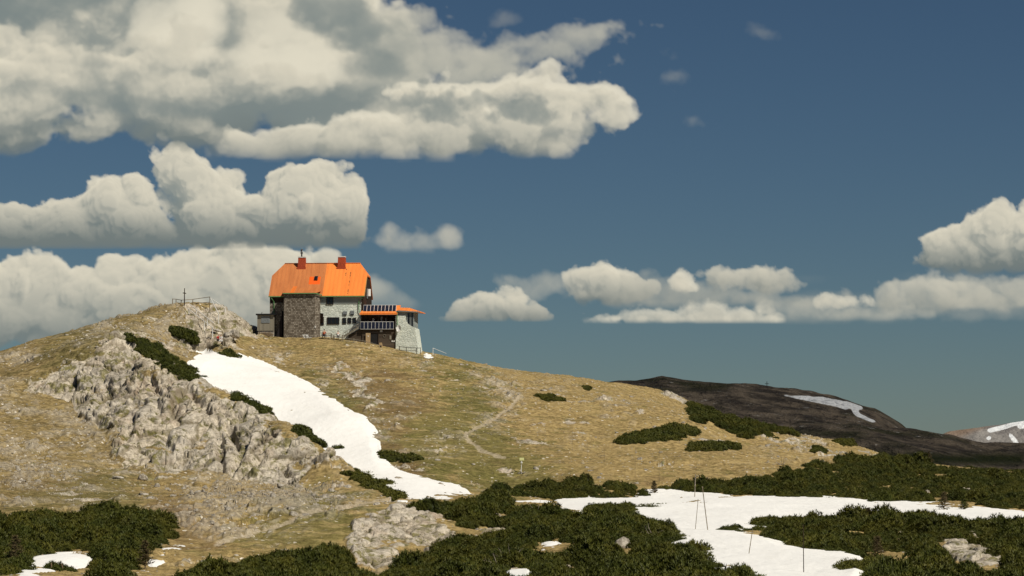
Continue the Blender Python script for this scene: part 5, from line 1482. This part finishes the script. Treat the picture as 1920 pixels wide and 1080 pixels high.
def stake(label, top, bot, Y, r=.024, mat='pole_wood'):
    """snow pole between two surveyed points; its foot goes to the ground"""
    b = Vector(P(*bot, Y)); t_ = Vector(P(*top, Y))
    d = (b - t_).normalized()
    o = empty('snow_pole', b); tag(o, label, 'pole', 'thin snow poles marking the winter route')
    MB().tube([d * .6, t_ - b], [r, r * .8], 6).build('shaft', mat, o)
    MB().tube([(t_ - b) * .985, (t_ - b) * 1.0 + Vector((0, 0, .03))], [r * 1.4, r * 1.2], 6).build('tip', mat, o)
def dfor(px, py, lo=150, hi=330, snow=0.0):
    """depth at which the ground shows at this picture height"""
    Ys = np.linspace(lo, hi, 500); X = (px - 960) / F * Ys
    z, _ = base_z(X, Ys); _, q = proj(X, Ys, z + snow)
    return float(Ys[np.argmin(np.abs(q - py))])
stake('pale straight pole in front of the far thicket, farthest on the snow field', (1304, 890), (1302.5, 937), dfor(1303, 938), .045, 'dead_wood')
stake('leaning pole whose foot stands in the right brown tuft on the snow field', (1317, 913), (1328, 1002), dfor(1328, 1002), .035)
stake('thin leaning pole whose foot stands in the left brown tuft on the snow field', (1309, 937), (1303, 1001), dfor(1303, 1001), .024)
stake('short pole leaning right in the snow before the lower right thicket tip', (1411, 994), (1403, 1046), dfor(1403, 1046, 130), .026)
stake('tall dark straight pole at the bottom edge of the snow field', (1506, 985), (1507, 1080), dfor(1507, 1079, 120), .026, 'frame_brown')
for lab, x, ya, yb in [('faint thin pole high on the straw slope beside stones, leftmost of the faint ones', 1073, 806, 847), ('faint thin pole on the straw slope with a white stone at its foot', 1133, 843, 872),
                       ('faint thin pole between the meadow path end and the straw cushion pine', 1102, 832, 856), ('faint pole on the straw slope just above the long thicket band', 1191, 838, 896), ('faint dark pole at the gap between the two thickets', 1236, 845, 908)]:
    stake(lab, (x, ya), (x, yb), dfor(x, yb, 240, 360), .014)
fc = P(1438, 727, 1345)
def _hz(x, y): return fc[2]
c2 = empty('summit_cross', (fc[0], 1345, fc[2])); tag(c2, 'tiny dark summit cross on the skyline of the brown hill', 'cross')
MB().bar((0, 0, -3), (0, 0, 3.2), .26).build('upright', 'far_cross', c2)
MB().bar((-1.0, 0, 2.0), (1.0, 0, 2.0), .26).build('crossbar', 'far_cross', c2)
# brown tufts in the snow at the feet of the poles
for lab, X, Yp, s in [('brown stony tuft in the snow at the foot of the thin leaning pole', 1306, 1001, .42), ('brown stony tuft in the snow at the foot of the right leaning pole', 1322, 1004, .5)]:
    D = dfor(X, Yp); b = P(X, Yp, D)
    r = empty('tuft', (b[0], D, b[2])); tag(r, lab, 'tuft')
    V, T, A = CL_MID[1]; np_mesh('dry_twigs', V * np.array([s * 1.3, s, s * .6]), T, MAT['needles_brown'], {'tip': A}, smooth=False, parent=r)
    V, T = ST[1]; q = np_mesh('stone', V * s * .45, T, MAT['limestone'], smooth=False, parent=r); q.location = (s * .8, -.1, .05)

# ------------------------------------------------------------------ young spruces and dead branches
def spruce(label, px, py_b, py_t, mat, seed, lo=125, hi=330):
    D = dfor(px, py_b, lo, hi); b = P(px, py_b, D); H = (py_b - py_t) / F * D
    g = np.random.default_rng(seed)
    gzv = gz_(b[0], D)
    r = empty('spruce', (b[0], D, gzv)); tag(r, label, 'spruce tree')
    H += max(0, b[2] - gzv)
    MB().tube([(0, 0, -.2), (.03, 0, H * .5), (0, .02, H)], [.05, .03, .008], 6).build('trunk', 'bark', r)
    V, T, A = [], [], []; n = 0
    nb = 90
    for i in range(nb):
        f = i / nb; z = H * (.08 + .9 * f); L_ = (H * .34) * (1 - f) ** .8 * g.uniform(.6, 1.15) + .06; an = g.uniform(0, 6.3)
        d = np.array([math.cos(an), math.sin(an), .25]); 
        for k in range(16):
            q = g.uniform(.1, 1); c = np.array([0, 0, z]) + d * L_ * q
            u = g.normal(0, 1, 3); u[2] = abs(u[2]) * .6; u = u / np.linalg.norm(u) * .11 + d * .05; s = np.cross(u, d); s = s / (np.linalg.norm(s) + 1e-6) * .022
            V += [c - s, c + s, c + u]; T.append((n, n + 1, n + 2)); n += 3; A += [.2, .2, .5 + .5 * q]
    np_mesh('crown', np.array(V), np.array(T), MAT[mat], {'tip': np.array(A)}, smooth=False, parent=r)
spruce('brownish young spruce rising from the thicket at the right end of the snow field', 1770, 962, 922, 'needles_brown', 1, 200)
spruce('bare brown small spruce at the right snow edge in the lower right thicket', 1645, 1045, 1006, 'needles_brown', 2)
spruce('slim green spruce right of the brownish one above the thin snow strip', 1807, 960, 932, 'needles', 3, 200)
spruce('brownish spruce at the far left bottom corner beside the snow patch', 28, 1062, 1004, 'needles_brown', 4)
spruce('olive brown young spruce in the lower left thicket near its right rim', 272, 1066, 1014, 'needles_brown', 5)
spruce('dark spruce standing between the two snow patches of the lower left', 196, 1076, 1036, 'needles', 6)
spruce('small brown spruce on the far edge of the lower right thicket', 1628, 992, 958, 'needles_brown', 7, 170)
spruce('reddish dry spruce behind the thicket at the meadow gap', 1226, 928, 902, 'needles_brown', 8, 230)
spruce('greyish dry spruce on the thicket skyline at the right', 1742, 878, 846, 'needles_brown', 9, 280, 400)
def dead_branch(label, px, py, size, seed, lift=.9):
    D = dfor(px, py + 12, 125, 300); b = P(px, py, D)
    g = np.random.default_rng(seed)
    r = empty('dead_branch', (b[0], D, max(b[2], gz_(b[0], D) + .4))); tag(r, label, 'dead branch')
    m = None
    for k in range(7):
        a = g.uniform(-.5, 3.6); pts = [Vector((0, 0, -.2))]; d = Vector((math.cos(a), g.uniform(-.6, .2), abs(math.sin(a)) * .8 + .1)).normalized()
        for q in range(5):
            d = (d + Vector(g.normal(0, .25, 3))).normalized(); pts.append(pts[-1] + d * size / 5)
        MB().tube(pts, [.035, .03, .024, .018, .012, .006], 5).build('limb', 'dead_wood', r)
dead_branch('grey dead pine branches lying at the thicket edge under the gully snow', 1008, 962, 1.5, 1)
dead_branch('grey dead branches sticking out of the bottom thicket left of centre', 958, 1048, 1.2, 2)
dead_branch('bleached dead twig tangle at the bottom edge beside the tiny snow patch', 935, 1058, 1.0, 3)
dead_branch('curved dead branch above the slope rim of the bottom thicket', 1222, 1000, .9, 4)
dead_branch('grey dry twigs in the upper right thicket above the pale strip', 1465, 868, 1.2, 5)

# the cloud outside the frame whose shadow lies on the brown hill
g = np.random.default_rng(12)
cv, cf = [], []
nA, nB = 40, 60
for a in range(nA):
    for b in range(nB):
        th = math.pi * a / (nA - 1); ph = 2 * math.pi * b / nB
        cv.append((math.sin(th) * math.cos(ph), math.sin(th) * math.sin(ph), math.cos(th)))
cv = np.array(cv); rr = 1 + .16 * fbm(cv[:, 0] * 2.5, cv[:, 1] * 2.5, cv[:, 2] * 2.5, 4, 3)
cv = cv * rr[:, None] * np.array([560, 470, 70]); cv[:, 2] = np.maximum(cv[:, 2], -30)
qf = np.array([(a * nB + b, a * nB + (b + 1) % nB, (a + 1) * nB + (b + 1) % nB, (a + 1) * nB + b) for a in range(nA - 1) for b in range(nB)])
t = NT('cloud_white', 1, 0); t.col((.85, .85, .85)); MAT['cloud_white'] = t.m
tr_ = t.n.new('ShaderNodeBsdfTransparent'); mx_ = t.n.new('ShaderNodeMixShader'); mx_.inputs[0].default_value = .33      # thin cloud: part of the sun comes through
t.l.new(tr_.outputs[0], mx_.inputs[1]); t.l.new(t.b.outputs[0], mx_.inputs[2]); t.l.new(mx_.outputs[0], t.n['Material Output'].inputs['Surface'])
co = np_mesh('cloud', cv, qf, MAT['cloud_white']); co.location = (560, 960, 520)
tag(co, kind='structure')
print('made', time.time() - T0)
# ------------------------------------------------------------------ clouds of the sky backdrop, sun and shade computed into their colour
def _W(n, step, period, phase, rng_len):
    # cubic B-spline interpolation matrix (n samples spaced step, lattice spacing period)
    p = (np.arange(n)*step)/period + phase
    i = np.floor(p).astype(int); f = p-i
    w = [(1-f)**3/6, (3*f**3-6*f**2+4)/6, (-3*f**3+3*f**2+3*f+1)/6, f**3/6]
    M = np.zeros((n, rng_len), np.float32)
    for k in range(4): M[np.arange(n), (i+k) % rng_len] += w[k]
    return M
def gnoise(shape, step, period, rng):
    nz,ny,nx = shape
    if not hasattr(step,'__len__'): step=(step,)*3
    dims=[int(shape[a]*step[a]/period)+6 for a in range(3)]
    R = rng.uniform(-1,1,dims).astype(np.float32)*2.2
    ph = rng.uniform(0,1,3)
    Ms=[_W(shape[a], step[a], period, ph[a], dims[a]) for a in range(3)]
    t = np.tensordot(Ms[2], R, axes=(1,2))      # x,z,y
    t = np.tensordot(Ms[1], t, axes=(1,2))      # y,x,z
    t = np.tensordot(Ms[0], t, axes=(1,2))      # z,y,x
    return t
S = 2.0   # px per cell
X0,X1,Y0,Y1 = -320,2240,-200,760
NX=int((X1-X0)/S); NY=int((Y1-Y0)/S)
def render_cloud(img, alpha, blobs, base, seed, sigma=0.06, edge=12., amp=1., big=70, soft=0., zstep=8., dark=0., tone=1.0, fade=1.0, basesoft=10, bottomcol=0., oct_=5, bh=80., K=9., blur=.6, wisp=0.):
    bl = np.array(blobs, float)
    zr = np.max(np.minimum(bl[:,2],bl[:,3])*1.0)+30
    zr = min(zr, 170)
    m=70
    x0=max(X0,bl[:,0].min()-0) ; 
    xa=max(X0,(bl[:,0]-bl[:,2]).min()-m); xb=min(X1,(bl[:,0]+bl[:,2]).max()+m)
    ya=max(Y0,(bl[:,1]-bl[:,3]).min()-m); yb=min(Y1,(bl[:,1]+bl[:,3]).max()+m)
    ia,ib=int((xa-X0)/S),int((xb-X0)/S); ja,jb=int((ya-Y0)/S),int((yb-Y0)/S)
    nx,ny=ib-ia,jb-ja; nz=int(2*zr/zstep)
    xs=(X0+(ia+np.arange(nx))*S).astype(np.float32); ys=(Y0+(ja+np.arange(ny))*S).astype(np.float32)
    zs=(-zr+np.arange(nz)*zstep).astype(np.float32)
    rng=np.random.default_rng(seed)
    n=np.zeros((nz,ny,nx),np.float32); a=1.0; per=big; tot=0
    for o in range(oct_):
        g=gnoise((nz,ny,nx),(zstep,S,S),per,rng)
        if soft<1: n+= a*per*((np.abs(g)*1.7-.45)*(1-soft)+soft*g*.8)
        else: n+=a*per*g*.8
        per*=.5; a*=.95
        if o==0: g0=g
    n*=amp*0.42
    if wisp:      # torn, streaky erosion
        w=gnoise((nz,ny,nx),(zstep*.6,S*1.5,S*.7),26,rng)+.6*gnoise((nz,ny,nx),(zstep*.6,S*1.3,S*.8),12,rng)+.4*gnoise((nz,ny,nx),(zstep,S,S),5,rng)
        n+=w*wisp
    f=np.full((nz,ny,nx),-200,np.float32)
    acc=np.zeros_like(f)
    for b in bl:
        cx,cy,rx,ry=b[:4]; mr=min(rx,ry); rz=min(mr*1.2,zr)
        cz=b[4] if len(b)>4 else 0
        d=np.sqrt(((zs[:,None,None]-cz)/rz)**2+((ys[None,:,None]-cy)/ry)**2+((xs[None,None,:]-cx)/rx)**2)
        d=(1-d)*mr
        acc+=np.exp(np.clip(d,-90,90)/K)
    f=K*np.log(acc+1e-9)
    f=np.minimum(f,60)
    dens=np.clip((f+n)/edge,0,1)
    if base is not None:
        bw=base+4*g0[0][None]*0
        dens*=np.clip((bw-ys[None,:,None])/basesoft,0,1)
    # margins fade so that the box never cuts
    mx=np.clip(np.minimum(xs-xs[0]-2 if ia>0 else xs*0+99, xs[-1]-xs-2 if ib<NX else xs*0+99)/20,0,1)
    my=np.clip(np.minimum(ys-ys[0]-2 if ja>0 else ys*0+99, ys[-1]-ys-2 if jb<NY else ys*0+99)/20,0,1)
    dens*= (mx[None,None,:]*my[None,:,None])*sigma*fade
    # march
    Lt=np.zeros((ny,nx),np.float32); V=np.ones((ny,nx),np.float32)
    C=np.zeros((ny,nx),np.float32)
    sx,sy=-0.55*zstep/S, 0.95*zstep/S      # light moves left and down with depth
    yy=np.broadcast_to(ys[:,None],(ny,nx))
    def shift(A,dx,dy):
        ix=math.floor(dx);fx=dx-ix;iy=math.floor(dy);fy=dy-iy
        def sh(A,i,j):
            B=np.roll(np.roll(A,i,1),j,0)
            if i>0:B[:,:i]=A[:,:1]
            if i<0:B[:,i:]=A[:,-1:]
            if j>0:B[:j]=0
            return B
        return (sh(A,ix,iy)*(1-fx)*(1-fy)+sh(A,ix+1,iy)*fx*(1-fy)+sh(A,ix,iy+1)*(1-fx)*fy+sh(A,ix+1,iy+1)*fx*fy)
    # vertical occlusion for ambient: cumulative from the top, per column (approx)
    for k in range(nz):
        D=dens[k]
        Lt=shift(Lt,sx,sy)
        dl=D*zstep*1.25
        lit=0.66*np.exp(-(Lt+dl*.5)*.9)+0.34*np.exp(-(Lt+dl*.5)*0.14)
        a_=1-np.exp(-D*zstep)
        C+=V*a_*lit
        V*=1-a_
        Lt+=dl
    A=1-V
    def bx(M,r):
        for ax in (0,1):
            c=np.cumsum(np.pad(M,[(r+1,r) if q==ax else (0,0) for q in (0,1)],mode='edge'),axis=ax,dtype=np.float64)
            M=(np.take(c,range(2*r+1,c.shape[ax]),ax)-np.take(c,range(0,c.shape[ax]-2*r-1),ax))/(2*r+1)
        return M
    Cb=bx(bx(C,4),4)/np.maximum(bx(bx(A,4),4),1e-3)
    Cc=bx(bx(C,12),12)/np.maximum(bx(bx(A,12),12),1e-3)
    Cn=(1-.45*blur)*C/np.maximum(A,1e-4)+.28*blur*Cb+.17*blur*Cc
    Cn=Cn.astype(np.float32)
    # ambient: top of cloud sees sky; bottom darker
    top=ya; bot=base if base is not None else yb
    h=np.clip((bot-yy)/bh,0,1); h=h*h*(3-2*h)
    if base is None: h=h*0+1
    br=Cn*tone*(1-bottomcol*(1-h))
    t=np.clip((br-.16)*1.38,0,1.10)[...,None]
    lc=np.array([0.68,0.635,0.51]); sc=np.array([0.165,0.195,0.190])*(1+.25*h[...,None])
    col=lc*t+sc*(1-np.minimum(t,1))
    sl=(slice(ja,jb),slice(ia,ib))
    img[sl]=img[sl]*(1-A[...,None])+col*A[...,None]
    alpha[sl]=alpha[sl]*(1-A)+A
    return
CL=[]
def make_sky():
    img=np.zeros((NY,NX,3),np.float32); al=np.zeros((NY,NX),np.float32)
    for c in CLOUDS:
        c=dict(c); t=time.time()
        render_cloud(img,al,**c)
        pass
    return img,al
CLOUDS=[
 dict(blobs=[(1700,560,330,20),(1480,520,180,14),(1900,520,200,16)],base=None,seed=3,sigma=.006,edge=20,amp=.5,big=60,soft=1.,tone=.8),
 # low left bank
 dict(blobs=[(60,540,110,50),(60,510,60,34),(-120,540,150,80),(190,560,90,60),(230,515,50,26),(330,530,70,50),(300,570,110,75),(400,530,80,56),(460,520,90,46),(545,520,60,44),(-260,560,140,80),(470,590,120,60),(180,600,260,50)],base=720,basesoft=170,seed=11,wisp=3,sigma=.08,edge=6,amp=.85,big=44,tone=1.15,bottomcol=.9,bh=230),
 dict(blobs=[(612,486,30,16)],base=520,basesoft=30,seed=12,sigma=.07,edge=6,amp=.5,big=26,tone=1.15),
 dict(blobs=[(700,545,40,30),(750,572,46,16),(640,560,60,50)],base=606,basesoft=60,seed=13,sigma=.016,edge=14,amp=.7,big=36,tone=.8,bottomcol=.4,soft=.3),
 # middle left cumulus
 dict(blobs=[(40,436,60,34),(25,395,26,14),(100,425,46,40),(118,392,24,20),(195,372,40,40),(235,366,46,36),(240,410,70,48),(318,320,30,40),(345,305,34,24),(375,352,44,46),(400,400,62,58),(425,350,20,20),(490,395,50,34),(545,345,40,36),(600,338,42,34),(575,385,75,55),(645,385,36,50),(300,445,350,26),(-60,440,90,40),(-200,400,120,70)],base=468,basesoft=26,seed=22,wisp=3,sigma=.10,edge=5,amp=.85,big=38,tone=1.22,bottomcol=.8,bh=110),
 dict(blobs=[(728,435,22,20),(755,455,44,20),(800,460,50,18),(842,446,24,24)],base=478,seed=31,wisp=5,sigma=.02,edge=12,amp=.6,big=34,soft=.4,tone=.9,basesoft=14),
 # big upper cloud: back mass
 dict(wisp=14,blur=.3,blobs=[(480,262,70,20),(540,276,80,18),(620,286,90,14),(100,120,260,100),(-150,100,260,130),(60,200,110,40),(90,225,36,26),(350,130,240,110),(540,110,190,110),(620,60,130,80),(300,30,340,90),(60,-60,250,110),(330,225,240,46),(560,240,200,42),(700,120,90,60)],base=306,basesoft=50,seed=47,sigma=.04,edge=13,amp=1.2,big=120,soft=.2,tone=1.12,bottomcol=.4,bh=150),
 # its grey upper and right parts, low tone painting the shade
 dict(wisp=16,blobs=[(860,110,80,40),(790,110,70,60),(960,100,90,26),(1050,80,80,18),(1100,70,50,20),(1170,66,36,12),(740,60,60,60),(900,140,120,40)],base=None,seed=53,sigma=.018,edge=16,amp=1.1,big=70,soft=.4,tone=.75),
 dict(wisp=14,blobs=[(120,10,200,34),(20,-20,160,40),(650,30,90,44),(700,70,60,40),(250,30,60,18)],base=None,seed=59,sigma=.024,edge=18,amp=1.0,big=80,soft=.4,tone=.25),
 dict(wisp=8,blobs=[(330,195,240,22),(120,170,120,14),(560,205,150,28),(650,170,70,30),(430,60,26,60),(230,120,40,12),(700,120,60,30),(620,250,140,10)],base=None,seed=57,sigma=.024,edge=20,amp=.8,big=70,soft=.6,tone=.18),
 # bright billows inside it
 dict(wisp=8,blur=.3,blobs=[(310,60,70,55),(360,30,60,50),(280,90,40,30),(480,110,60,46),(560,120,70,50),(520,60,60,40)],base=None,seed=67,sigma=.018,edge=16,amp=.9,big=56,soft=.2,tone=1.3),
 # right part, toned as sunlit
 dict(wisp=7,blur=.4,blobs=[(760,265,170,32),(700,240,80,36),(800,175,66,30),(860,190,90,40),(930,225,110,50),(1000,180,60,42),(1040,215,70,40),(1090,185,56,38),(1135,185,36,26),(640,270,160,24),(980,275,70,20),(540,280,90,14)],base=300,basesoft=34,seed=68,sigma=.05,edge=9,amp=1.0,big=52,soft=.1,tone=1.2,bottomcol=.35),
 dict(wisp=9,blobs=[(785,190,34,14),(870,185,44,14),(925,200,60,14),(960,205,36,12)],base=None,seed=61,sigma=.03,edge=10,amp=1.5,big=30,soft=.3,tone=.05),
 # right chain
 dict(blobs=[(1500,592,260,12),(1700,570,250,18),(1900,575,200,20)],base=610,seed=71,wisp=8,sigma=.006,edge=16,amp=.8,big=50,soft=.5,tone=.7,basesoft=12),
 dict(blobs=[(955,525,24,14),(985,548,36,18),(1045,528,30,16),(1010,545,40,14)],base=None,seed=73,wisp=7,sigma=.014,edge=12,amp=.8,big=30,soft=.4,tone=.75),
 dict(blobs=[(925,570,36,22),(950,582,50,18),(985,590,34,14),(885,590,30,14)],base=604,seed=81,wisp=3,sigma=.07,edge=5,amp=.85,big=28,tone=1.1,basesoft=10,bottomcol=.6,bh=50),
 dict(blobs=[(1120,520,36,22),(1145,530,44,28),(1100,548,40,22),(1190,545,40,22)],base=578,seed=83,wisp=4,sigma=.07,edge=5,amp=.85,big=30,tone=1.15,basesoft=22,bottomcol=.7,bh=70),
 dict(blobs=[(1250,560,130,22),(1220,540,60,22),(1380,560,120,16)],base=582,seed=84,wisp=9,sigma=.018,edge=12,amp=.7,big=36,tone=.62,basesoft=16,soft=.3),
 dict(blobs=[(1280,522,20,18),(1290,538,22,14)],base=556,seed=85,wisp=4,sigma=.05,edge=6,amp=.9,big=22,tone=1.15,basesoft=10),
 dict(blobs=[(1400,520,34,14),(1440,524,40,18),(1340,524,24,12),(1450,540,50,14)],base=556,seed=86,wisp=5,sigma=.05,edge=6,amp=.9,big=26,tone=1.12,basesoft=16,bottomcol=.4),
 dict(blobs=[(1280,592,60,11),(1340,580,26,20),(1370,594,40,10),(1200,598,50,9),(1330,596,80,9)],base=607,seed=87,wisp=6,sigma=.03,edge=6,amp=.9,big=24,tone=1.1,basesoft=9),
 dict(blobs=[(1570,562,30,8),(1590,568,24,6)],base=None,seed=88,sigma=.05,edge=6,amp=.8,big=20,tone=1.1),
 dict(blobs=[(1570,588,90,16),(1660,590,70,12),(1500,580,60,14)],base=603,seed=89,wisp=8,sigma=.016,edge=12,amp=.8,big=30,tone=.8,basesoft=12,soft=.2),
 dict(blobs=[(1700,555,60,24),(1760,548,60,26),(1800,565,70,20),(1660,570,60,16)],base=592,seed=90,wisp=8,sigma=.022,edge=9,amp=1.0,big=32,tone=.98,basesoft=18,soft=.1,bottomcol=.3),
 dict(blobs=[(1900,535,60,14),(1890,560,90,20),(2050,550,150,30)],base=586,seed=91,wisp=8,sigma=.018,edge=9,amp=1.0,big=30,tone=.8,basesoft=14),
 dict(blobs=[(1875,402,16,26),(1855,425,34,34),(1820,445,40,34),(1755,460,30,26),(1790,480,60,30),(1850,470,80,44),(1915,450,50,40),(1980,440,80,60),(2060,450,90,60)],base=518,seed=97,wisp=3,sigma=.09,edge=5,amp=.85,big=38,tone=1.2,basesoft=30,bottomcol=.75,bh=90),
 dict(blobs=[(1300,225,16,12),(1435,60,30,14),(945,38,28,14),(1265,100,20,14),(1265,150,22,12)],base=None,seed=99,wisp=8,sigma=.006,edge=14,amp=.8,big=30,soft=.7,tone=.7),
]

cimg, calp = make_sky()
xs_ = X0 + S * np.arange(NX); ys_ = Y0 + S * np.arange(NY)
U_, V_ = np.meshgrid((xs_ - 960) / F, (540 - ys_) / F)
D_ = np.stack([U_, cT - V_ * sT, sT + V_ * cT], -1)
D_ = D_ / np.linalg.norm(D_, axis=-1, keepdims=True) * 60000
cc = np.concatenate([cimg, calp[..., None]], -1)
t = NT('sky')
t.n.remove(t.b)
ca = t.n.new('ShaderNodeAttribute'); ca.attribute_name = 'cloud'
em = t.n.new('ShaderNodeEmission'); t.l.new(ca.outputs['Color'], em.inputs['Color'])
tr = t.n.new('ShaderNodeBsdfTransparent')
t.l.new(t.math('SUBTRACT', 1.0, ca.outputs['Alpha']), tr.inputs['Color'])
ad = t.n.new('ShaderNodeAddShader'); t.l.new(em.outputs[0], ad.inputs[0]); t.l.new(tr.outputs[0], ad.inputs[1])
t.l.new(ad.outputs[0], t.n['Material Output'].inputs['Surface'])
MAT['sky'] = t.m
so = np_mesh('sky', D_.reshape(-1, 3), grid_faces(NY, NX), MAT['sky'], {'cloud': cc.reshape(-1, 4)})
tag(so, kind='structure')
print('sky', time.time() - T0)
